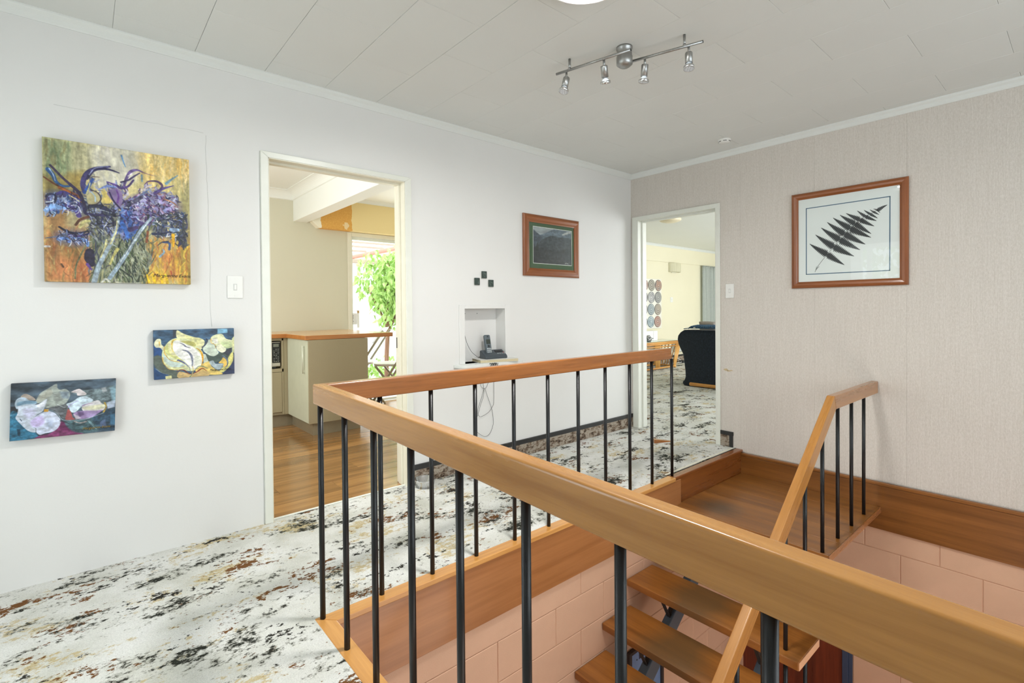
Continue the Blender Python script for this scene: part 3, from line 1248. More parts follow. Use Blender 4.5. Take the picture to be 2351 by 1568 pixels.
# ---- large iris painting
def iris():
    c = Canvas(300, 345, [(52, 60), (1490, 276), (1528, 1490), (110, 1472)], 3)
    c.scale = 300 / 1420
    vs = c.noise(40, 4, 1)
    c.img[:] = (206, 192, 130)
    B = lambda p, col, a=.9, sft=46, j=.07, sd=2: c.poly(p, col, a, sft, j, 46, 5, sd)
    B([(40, 50), (360, 100), (380, 420), (80, 470)], (142, 152, 112))
    B([(340, 100), (580, 140), (590, 420), (370, 430)], (168, 166, 130), .8)
    B([(560, 140), (1000, 200), (1010, 420), (900, 520), (600, 560), (560, 380)], (206, 202, 182))
    B([(1000, 190), (1500, 270), (1500, 520), (1180, 520), (1000, 430)], (226, 194, 114))
    B([(1380, 290), (1500, 290), (1500, 420), (1400, 400)], (232, 178, 62), .7)
    B([(60, 430), (330, 430), (350, 640), (80, 640)], (128, 112, 52), .85)
    B([(330, 420), (460, 400), (470, 640), (350, 650)], (150, 122, 48), .8)
    B([(600, 560), (760, 600), (800, 800), (650, 760)], (216, 190, 92))
    B([(1180, 480), (1420, 480), (1450, 800), (1300, 760), (1100, 600)], (214, 196, 120), .85)
    B([(1400, 480), (1510, 480), (1520, 960), (1440, 960)], (164, 156, 98), .85)
    B([(90, 640), (330, 660), (330, 960), (100, 960)], (172, 122, 68))
    B([(310, 780), (560, 800), (560, 980), (330, 980)], (178, 164, 120), .8)
    B([(95, 960), (560, 960), (560, 1480), (105, 1480)], (174, 112, 56))
    B([(110, 1050), (300, 1060), (260, 1260), (110, 1270)], (150, 110, 66), .7)
    B([(270, 1080), (470, 1090), (440, 1320), (330, 1290)], (130, 106, 52), .75)
    B([(200, 1230), (360, 1260), (360, 1450), (180, 1430)], (204, 124, 72), .8)
    B([(400, 1240), (560, 1300), (560, 1480), (390, 1470)], (186, 102, 54), .8)
    B([(1090, 1040), (1340, 1010), (1390, 1300), (1110, 1340)], (188, 150, 82), .9)
    B([(1230, 1190), (1420, 1160), (1420, 1440), (1240, 1440)], (196, 120, 48), .9)
    B([(1330, 960), (1520, 950), (1530, 1490), (1400, 1490), (1380, 1150)], (196, 158, 44), .95)
    B([(1080, 1330), (1300, 1370), (1300, 1490), (1080, 1490)], (230, 182, 34), .9)
    B([(1420, 1180), (1525, 1180), (1528, 1485), (1440, 1485)], (172, 142, 52), .7)
    c.img *= (1 + .045 * vs[..., None])
    c.img *= (1 + .05 * c.noise(60, 60, 9)[..., None])
    st = [(60, 130), (330, 150), (300, 420), (100, 420)]
    c.flecks(st, [(110, 130, 90), (166, 174, 134), (122, 108, 60), (96, 122, 84)], 60, 110, 22, 88, 8, .35, .2)
    c.flecks([(560, 170), (1000, 220), (1000, 480), (600, 520)], [(226, 222, 206), (196, 190, 176), (214, 204, 150), (188, 180, 176)], 50, 120, 26, 85, 10, .4, .2)
    c.flecks([(1040, 230), (1490, 290), (1490, 560), (1060, 560)], [(232, 206, 132), (222, 170, 70), (236, 216, 160), (204, 190, 130)], 60, 130, 22, 90, 6, .45, .2)
    c.flecks([(110, 980), (520, 980), (520, 1460), (120, 1460)], [(196, 118, 58), (140, 92, 46), (120, 104, 60), (206, 138, 84), (160, 84, 40), (196, 170, 100)], 90, 110, 18, 86, 14, .5, .2)
    c.flecks([(1110, 1060), (1500, 1020), (1510, 1470), (1110, 1470)], [(222, 174, 40), (196, 108, 36), (238, 196, 60), (178, 150, 60), (206, 142, 56), (170, 84, 34)], 130, 120, 14, 88, 8, .6, .2)
    navy, viol, blue, lav, white, dk = (38, 40, 78), (66, 48, 98), (42, 76, 138), (128, 136, 182), (204, 210, 222), (28, 30, 44)
    g_ = c.img.mean(2, keepdims=True)
    c.img += (g_ - c.img) * .14
    P2 = lambda p, col, a: c.poly(p, col, a, 40, .12, 20, 20, 8)
    P2([(100, 620), (260, 590), (420, 620), (480, 760), (430, 830), (330, 760), (200, 800), (100, 800)], (72, 84, 128), .8)
    P2([(470, 600), (560, 700), (760, 740), (830, 860), (760, 1040), (620, 1060), (540, 900), (470, 800)], (70, 74, 92), .75)
    P2([(880, 700), (980, 630), (1160, 590), (1380, 660), (1400, 800), (1240, 860), (1000, 980), (900, 1060), (840, 900)], (92, 84, 128), .85)
    P2([(1150, 860), (1380, 780), (1480, 860), (1480, 1090), (1340, 1040), (1160, 1000)], (64, 72, 98), .8)
    P2([(220, 990), (480, 980), (540, 1060), (520, 1130), (240, 1090)], (82, 96, 140), .7)
    P2([(560, 1000), (1080, 1000), (1080, 1480), (560, 1480)], (92, 102, 88), .6)
    P2([(600, 190), (1000, 210), (1000, 400), (880, 520), (620, 520)], (208, 206, 190), .5)
    # stems and the tangle at the foot
    stems = [(560, 860), (1100, 820), (1160, 1040), (1090, 1480), (560, 1480), (520, 1000)]
    c.flecks(stems, [(58, 72, 58), (96, 110, 70), (132, 140, 112), (40, 48, 46), (168, 164, 120), (104, 100, 60), (120, 128, 128), (54, 56, 84), (86, 98, 84)], 300, 170, 13, 104, 18, .8, .5)
    c.flecks([(780, 1120), (1080, 1060), (1080, 1480), (740, 1480)], [(40, 54, 40), (74, 92, 58), (24, 32, 32), (122, 132, 104), (160, 164, 140)], 110, 190, 12, 72, 16, .85, .5)
    # flower masses
    c.flecks([(460, 560), (560, 420), (640, 560), (660, 740), (480, 740)], [navy, lav, (70, 76, 110), (150, 150, 150), (190, 184, 140), blue], 70, 64, 20, 70, 40, .7, .6)
    c.flecks([(690, 520), (860, 520), (900, 760), (760, 760)], [viol, lav, (150, 130, 170), navy, (196, 190, 200), (120, 130, 180)], 70, 60, 20, 60, 40, .75, .6)
    c.flecks([(1000, 560), (1120, 520), (1330, 600), (1400, 700), (1000, 680)], [lav, (150, 146, 190), viol, (206, 196, 190), (100, 110, 150), (186, 170, 130)], 90, 50, 18, 20, 60, .75, .7)
    c.flecks([(520, 830), (820, 800), (840, 1000), (760, 1120), (560, 1050)], [(58, 62, 74), (96, 104, 116), (150, 156, 160), (70, 66, 96), (120, 118, 90)], 90, 80, 18, 70, 40, .75, .6)
    c.flecks([(880, 690), (1060, 600), (1390, 640), (1390, 800), (1240, 860), (950, 960)], [viol, (92, 70, 130), lav, (66, 58, 86), (176, 160, 196), navy, (150, 104, 110), (104, 116, 168), (122, 80, 120), white], 300, 52, 20, 20, 60, .85, .9)
    c.flecks([(1150, 860), (1440, 780), (1480, 1000), (1400, 1040), (1180, 1020)], [navy, dk, (58, 68, 104), (60, 84, 84), blue, lav, (190, 176, 120), (96, 104, 110)], 170, 56, 18, 70, 60, .85, .9)
    c.flecks([(830, 780), (980, 760), (1000, 960), (900, 1080), (830, 960)], [blue, (62, 96, 170), navy, viol, lav, (96, 130, 190)], 110, 70, 20, 75, 40, .85, .8)
    c.flecks([(500, 740), (780, 740), (800, 900), (760, 1020), (560, 900)], [dk, navy, (70, 74, 84), (104, 108, 92), (56, 60, 66), (150, 150, 130), lav], 170, 80, 17, 35, 50, .85, .7)
    c.flecks([(100, 620), (440, 600), (470, 760), (300, 780), (130, 830)], [blue, navy, (70, 96, 150), lav, viol, (150, 166, 200)], 120, 60, 20, 20, 60, .8, .8)
    c.flecks([(1380, 840), (1470, 830), (1480, 1130), (1390, 1100)], [dk, (46, 50, 62), navy, (70, 74, 74)], 50, 60, 20, 90, 40, .85, .6)
    K = c.stroke
    K([(140, 340), (200, 400), (260, 460), (330, 520), (400, 580), (450, 650)], 22, 30, (52, 42, 70))
    K([(120, 380), (170, 440), (200, 500), (260, 540), (330, 545)], 46, 20, (34, 74, 124))
    K([(130, 370), (170, 430), (190, 490)], 12, 8, (150, 170, 200))
    K([(80, 455), (180, 520), (260, 560), (340, 600)], 16, 22, (92, 52, 34))
    K([(230, 560), (330, 600), (430, 650), (470, 720)], 26, 30, (160, 92, 40))
    K([(330, 520), (420, 600), (470, 700), (490, 770)], 30, 36, (46, 40, 66))
    K([(480, 600), (460, 520), (490, 430), (560, 380), (640, 360), (720, 350)], 44, 20, (58, 54, 104), mid=54)
    K([(500, 470), (560, 390), (640, 370), (720, 380), (810, 410)], 26, 12, (46, 42, 82), mid=34)
    K([(520, 430), (570, 370), (660, 350), (700, 345)], 10, 6, (150, 160, 196))
    K([(560, 450), (620, 452)], 12, 6, (92, 72, 60))
    K([(480, 600), (510, 560), (540, 500), (556, 470)], 40, 22, (44, 78, 150))
    K([(500, 610), (520, 560), (530, 510)], 14, 10, (188, 186, 130))
    c.poly([(500, 640), (540, 600), (590, 600), (630, 660), (590, 715), (520, 720)], (186, 176, 128), .9, 6)
    K([(540, 580), (600, 600), (640, 660), (600, 715), (520, 725)], 12, 14, (72, 58, 56))
    K([(545, 600), (580, 640), (585, 690)], 10, 12, (150, 176, 196))
    K([(480, 760), (540, 740), (640, 740), (720, 780), (780, 830)], 26, 34, (44, 46, 66), mid=46)
    K([(520, 790), (620, 770), (740, 800)], 8, 10, (170, 180, 190))
    K([(480, 760), (500, 810), (600, 820), (700, 830)], 34, 26, (48, 44, 84))
    K([(110, 640), (150, 620), (200, 640), (190, 700), (130, 720)], 22, 22, (46, 50, 70))
    K([(110, 700), (170, 690), (180, 650)], 12, 10, (190, 200, 210))
    K([(210, 620), (280, 600), (360, 640), (440, 680)], 30, 26, (58, 50, 108))
    K([(330, 630), (380, 660), (430, 690)], 10, 8, (210, 196, 120))
    K([(110, 780), (160, 740), (230, 750), (290, 760)], 44, 30, (120, 156, 206), mid=60)
    K([(170, 800), (200, 810), (180, 840)], 30, 12, (150, 180, 214))
    K([(340, 740), (400, 780), (430, 830)], 30, 50, (72, 58, 120))
    K([(350, 730), (420, 740), (450, 800)], 10, 10, (196, 196, 214))
    K([(400, 920), (440, 870), (520, 840)], 26, 30, (92, 56, 40))
    K([(440, 940), (480, 890), (530, 880)], 30, 26, (190, 184, 124))
    K([(240, 940), (330, 990), (420, 1000), (520, 980)], 20, 16, (40, 38, 58), mid=30)
    K([(110, 1050), (180, 1040), (260, 1030), (330, 1010)], 10, 26, (92, 100, 122))
    K([(240, 1060), (300, 1050), (340, 1080)], 40, 34, (92, 126, 190))
    K([(380, 1040), (450, 1060), (510, 1080), (520, 1120)], 34, 28, (110, 146, 206), mid=44)
    K([(340, 1020), (430, 1030), (540, 1000)], 30, 18, (64, 54, 110))
    K([(110, 1130), (150, 1130)], 24, 20, (206, 204, 206))
    K([(500, 1120), (450, 1220), (410, 1320), (405, 1440)], 16, 14, (104, 110, 78))
    K([(540, 1180), (540, 1240), (560, 1300)], 80, 60, (34, 30, 54), mid=100)
    K([(520, 1300), (560, 1350)], 30, 20, (96, 66, 140))
    K([(830, 240), (850, 300), (870, 350)], 18, 10, (92, 136, 180))
    K([(700, 500), (780, 530), (830, 560), (900, 540), (950, 480)], 16, 20, (74, 54, 116), mid=26)
    K([(620, 570), (700, 540), (780, 550)], 16, 20, (110, 130, 186), mid=30)
    c.poly([(700, 600), (760, 560), (830, 580), (850, 650), (830, 740), (790, 720), (730, 660)], (128, 108, 152), .95, 8)
    K([(720, 600), (760, 680), (830, 760)], 16, 20, (44, 36, 74))
    K([(790, 580), (810, 640), (800, 700)], 16, 20, (104, 62, 140))
    K([(860, 540), (880, 470), (920, 400), (980, 380), (1040, 400)], 24, 14, (98, 80, 138), mid=36)
    K([(830, 500), (900, 480), (960, 440), (1010, 410)], 18, 12, (60, 50, 92), mid=22)
    K([(900, 440), (940, 410)], 14, 12, (216, 206, 214))
    K([(1030, 400), (1090, 420), (1170, 440)], 14, 4, (148, 110, 120))
    K([(1030, 430), (1035, 490)], 20, 18, (92, 140, 180), .7)
    K([(1060, 520), (1100, 490), (1180, 490), (1230, 530), (1210, 580), (1160, 610)], 8, 30, (84, 60, 96), mid=28)
    K([(1160, 600), (1240, 560), (1340, 530)], 30, 10, (80, 66, 130), mid=30)
    K([(1270, 510), (1320, 470), (1380, 430)], 34, 10, (96, 150, 190), .8)
    K([(980, 660), (1040, 620), (1110, 560)], 26, 16, (100, 116, 150))
    K([(900, 720), (960, 690), (1040, 640)], 50, 40, (64, 60, 84), .8)
    for reg in ([(110, 620), (440, 620), (460, 800), (110, 820)], [(880, 640), (1390, 640), (1380, 820), (900, 880)], [(1160, 800), (1460, 800), (1460, 1060), (1160, 1060)], [(500, 740), (800, 740), (800, 1000), (540, 1000)], [(230, 980), (540, 980), (530, 1120), (230, 1100)]):
        c.flecks(reg, [(206, 212, 226), (168, 178, 210), (226, 226, 226), (120, 140, 196)], 26, 44, 9, 20, 60, .9, 1.0)
        c.flecks(reg, [(24, 24, 44), (40, 30, 64), (30, 40, 80)], 30, 50, 9, 40, 60, .9, .8)
    for p in ((1030, 690), (1120, 660), (1190, 690), (1010, 760), (1150, 760), (1240, 700), (960, 800), (1330, 700), (1280, 760)):
        K([p, (p[0] + 28, p[1] - 12), (p[0] + 40, p[1] + 16)], 30, 24, (152, 146, 190), .8)
    K([(1250, 660), (1330, 690), (1370, 720)], 14, 16, (176, 126, 90))
    K([(850, 910), (880, 960), (910, 1040)], 54, 26, (64, 112, 196), mid=50)
    K([(930, 960), (990, 940)], 60, 40, (64, 48, 92))
    K([(1100, 820), (1100, 870)], 26, 20, (40, 46, 50))
    K([(820, 840), (800, 940), (760, 1060), (700, 1180), (630, 1320), (590, 1470)], 20, 54, (150, 166, 178), mid=36)
    K([(800, 880), (790, 990), (740, 1100)], 10, 18, (206, 200, 150))
    K([(1130, 850), (1060, 930), (980, 1050), (900, 1190), (830, 1300), (740, 1430)], 30, 44, (148, 168, 186), mid=40)
    K([(1110, 870), (1000, 1030), (900, 1180), (800, 1340)], 8, 10, (206, 214, 216))
    K([(1030, 920), (960, 1050), (880, 1200)], 10, 8, (48, 52, 50), .8)
    K([(810, 1150), (770, 1220), (740, 1300)], 34, 20, (196, 186, 110), .8)
    K([(700, 1060), (680, 1150), (650, 1230)], 14, 14, (204, 196, 140), .8)
    K([(1100, 980), (1090, 1080)], 24, 26, (122, 66, 40))
    K([(1150, 1000), (1220, 1000), (1310, 980)], 34, 20, (40, 46, 76), mid=30)
    K([(1330, 960), (1390, 960)], 50, 40, (150, 176, 208))
    K([(1250, 1080), (1310, 1090), (1310, 1150)], 22, 26, (60, 84, 140))
    K([(1200, 1110), (1240, 1080), (1300, 1070)], 10, 14, (40, 48, 76))
    K([(1220, 1220), (1260, 1180), (1250, 1150)], 24, 14, (140, 176, 200))
    K([(1080, 1180), (1130, 1250), (1100, 1330)], 60, 40, (150, 158, 140), .6)
    K([(1390, 1040), (1440, 1090), (1450, 1150)], 40, 14, (44, 48, 58))
    K([(1390, 850), (1430, 850), (1460, 840)], 20, 8, (50, 54, 50))
    K([(1440, 860), (1440, 960)], 16, 20, (56, 60, 58))
    K([(1345, 1010), (1350, 1120)], 40, 16, (232, 176, 20))
    K([(1330, 1360), (1335, 1390)], 14, 12, (170, 60, 40))
    for x in (1100, 1160, 1230, 1280):
        K([(x, 1400), (x + 20, 1470)], 22, 26, (238, 196, 24))
    K([(660, 1480), (700, 1440), (740, 1470)], 20, 20, (196, 198, 190))
    K([(270, 1300), (290, 1330)], 18, 16, (100, 72, 50))
    K([(800, 1470), (900, 1478), (1040, 1476)], 14, 14, (186, 186, 172), .7)
    return c


def canvas_picture(name, label, group, cv, x0, x1, z0, z1, y, depth, rot=0.0, sig=None):
    cx, cz = (x0 + x1) / 2, (z0 + z1) / 2
    t = thing(name, label, 'painting', (cx, y + depth, cz), 0, group)
    V, Q, c = cv.mesh('painted_canvas', oil, x0, x1, z0, z1, y, depth)
    np_object('painted_canvas', V, Q, c, oil, t)
    b = MB()
    for a in ((x0 + .004, x1 - .004, z0 + .004, z0 + .03), (x0 + .004, x1 - .004, z1 - .03, z1 - .004)):
        b.box(a[0], a[1], y + .004, y + depth, a[2], a[3])
    for a in ((x0 + .004, x0 + .03), (x1 - .03, x1 - .004)):
        b.box(a[0], a[1], y + .0045, y + depth, z0 + .03, z1 - .03)
    b.build('stretcher_bar', stretcher, t)
    if sig:
        body, size, lx, lz, mat = sig
        text('signature', body, size, mat, t, (lx, y - .0016, lz), (PI / 2, 0, 0))
    t.rotation_euler = (0, rot, 0)
    return t


canvas_picture('iris_painting', 'large square oil painting of purple and blue irises on yellow, unframed', None,
               iris(), -4.098, -3.582, 1.268, 1.868, -.036, .034, 0, ('Marguerite Evans', .021, -3.730, 1.300, ink))


# ---- cream magnolia painting
def magnolia():
    c = Canvas(210, 146, [(140, 200), (2215, 150), (2207, 1320), (150, 1484)], 5)
    c.scale = 210 / 2070
    c.img[:] = (58, 86, 112)
    c.img *= 1 + .14 * c.noise(14, 20, 2)[..., None]
    P, K = c.poly, c.stroke
    P([(140, 600), (330, 640), (340, 880), (150, 880)], (36, 76, 134), .9, 3)
    P([(140, 880), (330, 870), (420, 1150), (700, 1250), (830, 1330), (760, 1470), (560, 1480), (300, 1260), (160, 1120)], (86, 96, 88), 1, 3)
    P([(150, 1180), (330, 1290), (520, 1350), (420, 1480), (150, 1490)], (38, 70, 112), 1, 3)
    P([(1790, 170), (2040, 165), (2040, 270), (1780, 290)], (122, 172, 200), 1, 3)
    P([(640, 190), (740, 190), (740, 350), (640, 400)], (50, 54, 62), .9, 3)
    P([(2160, 800), (2215, 780), (2207, 1320), (1890, 1330), (2000, 1220), (2120, 1080)], (52, 62, 92), 1, 3)
    P([(1480, 820), (1800, 780), (2120, 640), (2140, 760), (2060, 900), (1920, 960), (1690, 1040), (1540, 1000)], (70, 86, 80), 1, 3)
    P([(1900, 780), (2130, 640), (2130, 760), (2030, 860)], (52, 54, 66), .9, 4)
    P([(740, 200), (920, 290), (1200, 380), (1330, 400), (1450, 480), (1400, 640), (1300, 700), (1100, 560), (760, 430)], (222, 220, 172))
    P([(900, 300), (1200, 390), (1340, 420), (1300, 560), (1190, 560), (1050, 460)], (206, 206, 140), .6, 8)
    P([(150, 540), (220, 430), (320, 430), (340, 560), (410, 640), (380, 720), (300, 650), (190, 640)], (226, 224, 186))
    P([(350, 800), (420, 620), (540, 480), (680, 410), (900, 400), (1130, 480), (1290, 640), (1400, 780), (1390, 1000), (1340, 1130), (1180, 1230), (1080, 1250), (900, 1230), (620, 1220), (430, 1100), (360, 960)], (214, 218, 170))
    P([(430, 640), (600, 470), (680, 440), (640, 620), (700, 800), (900, 1000), (640, 900), (440, 780)], (204, 206, 130), .9, 5)
    P([(380, 820), (500, 880), (700, 1000), (920, 1080), (900, 1140), (640, 1160), (430, 1020)], (190, 206, 200), .95, 4)
    P([(510, 560), (600, 500), (620, 700), (740, 860), (560, 800)], (226, 222, 176), .9, 4)
    P([(680, 470), (860, 470), (960, 560), (1130, 620), (1290, 760), (1370, 900), (1360, 1060), (1180, 1200), (1090, 1180), (960, 1020), (760, 880), (640, 700), (640, 560)], (234, 234, 228))
    P([(820, 480), (1100, 480), (1220, 560), (1180, 620), (960, 540)], (166, 160, 78), .75, 9)
    P([(1180, 850), (1330, 860), (1360, 1060), (1200, 1180)], (222, 226, 208), .8, 8)
    P([(1610, 400), (1720, 320), (1900, 300), (2000, 420), (2200, 480), (2200, 620), (1980, 670), (1820, 640), (1660, 560)], (218, 222, 180))
    P([(1560, 440), (1680, 560), (1760, 700), (1800, 790), (1680, 870), (1520, 820), (1400, 680)], (200, 212, 196))
    P([(1640, 420), (1780, 420), (1800, 540), (1700, 560)], (236, 234, 224), .9, 6)
    P([(1750, 620), (1860, 570), (1980, 640), (1990, 720), (1900, 780), (1780, 720)], (232, 232, 204), 1, 3)
    P([(1860, 520), (2060, 500), (2190, 540), (2120, 640), (1990, 670)], (190, 206, 150), .7, 8)
    P([(2150, 420), (2210, 350), (2210, 800), (2150, 760)], (212, 214, 160), .9, 4)
    P([(1400, 800), (1470, 820), (1540, 1000), (1420, 1060)], (206, 216, 200), .95, 4)
    P([(1390, 1060), (1560, 1000), (1620, 1130), (1820, 1250), (1880, 1330), (1500, 1340), (1200, 1250), (1330, 1120)], (222, 196, 112))
    P([(2050, 900), (2160, 760), (2170, 960), (2070, 1140), (1900, 1280), (1820, 1230), (1980, 1080)], (216, 210, 128))
    P([(1920, 900), (2000, 960), (2010, 1080), (1960, 1160), (1900, 1120), (1920, 1060), (1800, 1040), (1860, 980)], (226, 190, 94))
    P([(1560, 1020), (1660, 980), (1720, 1060), (1900, 1060), (1910, 1110), (1810, 1230), (1640, 1130)], (166, 182, 188), 1, 3)
    P([(790, 1260), (980, 1300), (1100, 1330), (1300, 1240), (1480, 1240), (1560, 1340), (1400, 1400), (780, 1430)], (206, 176, 118), .95, 4)
    P([(430, 1380), (590, 1360), (600, 1450), (440, 1460)], (206, 204, 150), 1, 3)
    org = (206, 150, 36)
    K([(600, 560), (640, 460), (720, 440)], 26, 14, org)
    K([(610, 560), (610, 680), (640, 760)], 14, 10, (212, 168, 70))
    K([(420, 620), (410, 760), (520, 930), (680, 1000), (780, 1010)], 20, 18, (206, 166, 60))
    K([(370, 900), (380, 1030), (520, 1190), (760, 1220)], 22, 16, (206, 164, 62))
    K([(620, 1160), (800, 1160), (930, 1120)], 12, 16, (186, 166, 74))
    K([(1240, 660), (1340, 740), (1390, 860), (1390, 1000), (1360, 1110)], 16, 14, (216, 154, 30), mid=52)
    K([(1610, 420), (1620, 520), (1720, 580), (1730, 660)], 22, 14, (208, 168, 80))
    K([(285, 500), (290, 600)], 26, 14, (212, 168, 60))
    gr = (112, 118, 138)
    K([(890, 710), (1000, 740), (1100, 850), (1130, 1000), (1120, 1120)], 26, 24, gr, mid=60)
    K([(760, 970), (850, 1000), (950, 1060), (1050, 1160)], 54, 12, (108, 112, 150), mid=46)
    K([(780, 960), (830, 1000), (930, 1060)], 20, 10, (62, 66, 96))
    K([(820, 530), (910, 570), (970, 620), (1090, 660)], 10, 8, (104, 106, 124), mid=44)
    K([(1050, 1150), (1070, 1230), (1110, 1300)], 20, 12, (120, 128, 124))
    K([(1130, 1130), (1150, 1230), (1110, 1330)], 22, 16, (198, 178, 104))
    K([(710, 1275), (820, 1215), (920, 1230), (1010, 1300), (1100, 1325)], 8, 12, (116, 48, 30), mid=34)
    K([(1150, 1310), (1250, 1260), (1380, 1180), (1490, 1245)], 14, 10, (132, 54, 32), mid=40)
    K([(1200, 1210), (1280, 1130), (1400, 1130), (1510, 1180)], 12, 14, (100, 116, 112), mid=24)
    K([(1060, 1400), (1110, 1340)], 30, 12, (72, 110, 84))
    K([(1380, 640), (1460, 580), (1520, 480), (1500, 430)], 28, 40, (48, 56, 76))
    K([(1910, 860), (2010, 960), (2020, 1090), (1950, 1160)], 40, 12, (100, 112, 132), mid=40)
    K([(2020, 900), (2040, 1040), (1990, 1150)], 14, 8, (62, 72, 96))
    K([(1620, 1130), (1800, 1240), (1900, 1090)], 8, 8, (70, 86, 96))
    K([(180, 1190), (320, 1280), (520, 1350)], 10, 8, (150, 160, 156))
    return c


canvas_picture('magnolia_painting', 'small unframed painting of a cream magnolia on dark blue, below the light switch', None,
               magnolia(), -3.731, -3.398, .8195, 1.0505, -.030, .028, 0, ('Marguerite Evans', .0135, -3.508, .842, ink))


# ---- white and lilac petals painting
def petals():
    c = Canvas(250, 178, [(118, 190), (2230, 85), (2208, 1112), (112, 1338)], 9)
    c.scale = 250 / 2100
    c.img[:] = (66, 80, 92)
    c.img *= 1 + .2 * c.noise(7, 10, 2)[..., None]
    P, K = c.poly, c.stroke
    P([(120, 640), (260, 640), (300, 780), (120, 800)], (40, 40, 44), .9, 20)
    P([(112, 800), (260, 760), (500, 1060), (660, 1180), (660, 1290), (112, 1338)], (48, 104, 132), 1, 14, .14)
    P([(260, 1090), (330, 1090), (320, 1230), (280, 1220)], (22, 40, 56), .8, 10)
    P([(1120, 920), (1240, 980), (1330, 1080), (1540, 1150), (1500, 1190), (660, 1290), (700, 1220), (960, 1150)], (126, 60, 104), 1, 8, .12)
    P([(1200, 940), (1260, 1040), (1340, 1100), (1130, 1100), (1120, 1000)], (92, 34, 74), .8, 14)
    P([(1220, 900), (1640, 900), (1900, 820), (2000, 1060), (1560, 1160), (1300, 1080)], (70, 96, 102), .9, 16, .16)
    P([(1700, 800), (2210, 660), (2208, 1110), (1900, 1110)], (48, 72, 92), .8, 24, .18)
    P([(1900, 940), (2010, 880), (2040, 1030), (1920, 1040)], (98, 112, 150), .7, 16)
    P([(2110, 800), (2210, 760), (2205, 1000), (2110, 980)], (74, 124, 158), .7, 16)
    P([(1300, 340), (1900, 280), (2220, 220), (2215, 540), (1950, 620), (1500, 420)], (112, 128, 132), .85, 22, .16)
    P([(1930, 270), (2020, 250), (2050, 330), (1960, 360)], (176, 178, 182), .7, 12)
    P([(2100, 270), (2220, 210), (2215, 560), (2140, 520)], (138, 176, 194), .7, 20)
    P([(2040, 560), (2210, 500), (2200, 640), (2060, 680)], (176, 188, 208), .85, 12)
    P([(820, 640), (1200, 560), (1290, 700), (1240, 880), (1120, 840), (980, 720)], (104, 108, 112), .9, 12, .15)
    P([(640, 500), (720, 370), (900, 260), (1040, 185), (1060, 270), (1120, 300), (1230, 290), (1310, 370), (1290, 480), (1200, 590), (1000, 640), (820, 660), (760, 560), (630, 580)], (150, 158, 152), 1, 3, .09)
    P([(1100, 340), (1290, 340), (1290, 480), (1150, 470)], (122, 140, 158), .7, 20)
    P([(640, 500), (740, 400), (900, 290), (960, 380), (820, 480), (660, 560)], (170, 170, 156), .7, 14)
    P([(320, 460), (400, 385), (520, 420), (620, 490), (600, 515), (480, 510)], (160, 148, 138), 1, 3)
    P([(1330, 350), (1480, 285), (1560, 320), (1640, 380), (1600, 410), (1460, 420), (1440, 370)], (206, 198, 200), 1, 4)
    P([(205, 590), (240, 500), (330, 455), (430, 470), (500, 520), (640, 540), (610, 600), (380, 640), (260, 690), (225, 660)], (170, 188, 204), 1, 3)
    P([(260, 560), (480, 520), (640, 540), (620, 580), (400, 590), (270, 640)], (104, 140, 164), .85, 14)
    P([(275, 690), (270, 630), (480, 610), (680, 590), (845, 490), (820, 620), (760, 740), (660, 800), (560, 900), (520, 960), (560, 1040), (640, 1080), (630, 1150), (480, 1120), (300, 960), (225, 870), (260, 790)], (190, 200, 214), 1, 3, .07)
    P([(380, 700), (560, 680), (640, 760), (520, 880), (420, 840)], (186, 182, 214), .6, 30)
    P([(640, 620), (840, 500), (800, 620), (700, 680)], (226, 228, 236), .8, 14)
    P([(515, 940), (620, 840), (740, 770), (860, 725), (1000, 760), (1080, 830), (1130, 910), (1110, 1010), (1050, 1090), (960, 1140), (820, 1170), (720, 1200), (650, 1150), (640, 1070), (540, 1030)], (198, 206, 226), 1, 3, .07)
    P([(530, 940), (640, 850), (760, 830), (800, 960), (680, 1040), (570, 1030)], (186, 164, 216), .7, 26)
    P([(860, 900), (960, 920), (980, 1060), (860, 1040)], (160, 176, 204), .6, 30)
    P([(800, 690), (890, 690), (880, 740), (790, 745)], (196, 144, 40), 1, 4)
    P([(1240, 590), (1360, 540), (1480, 460), (1600, 430), (1740, 480), (1770, 520), (1640, 600), (1540, 640), (1420, 750), (1330, 740), (1290, 650)], (198, 216, 228), 1, 3, .08)
    P([(1550, 640), (1700, 560), (1870, 510), (1940, 570), (2010, 610), (1980, 700), (1820, 740), (1600, 740)], (204, 202, 204), 1, 4)
    P([(1560, 660), (1800, 610), (2000, 590), (1960, 680), (1640, 700)], (206, 206, 172), .8, 12)
    P([(1440, 740), (1600, 720), (1820, 720), (1960, 700), (1800, 820), (1640, 870), (1480, 880), (1380, 800)], (158, 134, 180), .95, 8)
    P([(1460, 740), (1580, 740), (1600, 800), (1500, 840)], (86, 66, 104), .7, 16)
    P([(1640, 760), (1880, 740), (1760, 850), (1640, 870)], (178, 160, 206), .7, 16)
    P([(1270, 690), (1330, 740), (1370, 850), (1420, 890), (1230, 900), (1240, 800)], (164, 84, 84), .95, 6)
    P([(1380, 780), (1480, 820), (1540, 870), (1430, 890)], (206, 198, 206), .8, 8)
    K([(850, 700), (980, 730), (1080, 800), (1140, 880), (1240, 910), (1450, 905), (1640, 880), (1820, 820), (1980, 760)], 8, 14, (172, 190, 196))
    K([(1560, 620), (1640, 590), (1760, 575)], 20, 8, (150, 106, 170))
    K([(2000, 560), (2030, 640), (1980, 740)], 40, 40, (188, 154, 62), .85, mid=26)
    K([(1280, 650), (1340, 590), (1480, 520)], 20, 10, (164, 156, 212))
    K([(1050, 590), (1120, 625), (1210, 660)], 10, 8, (188, 196, 198))
    K([(1660, 910), (1740, 990), (1840, 1080)], 10, 6, (160, 196, 204))
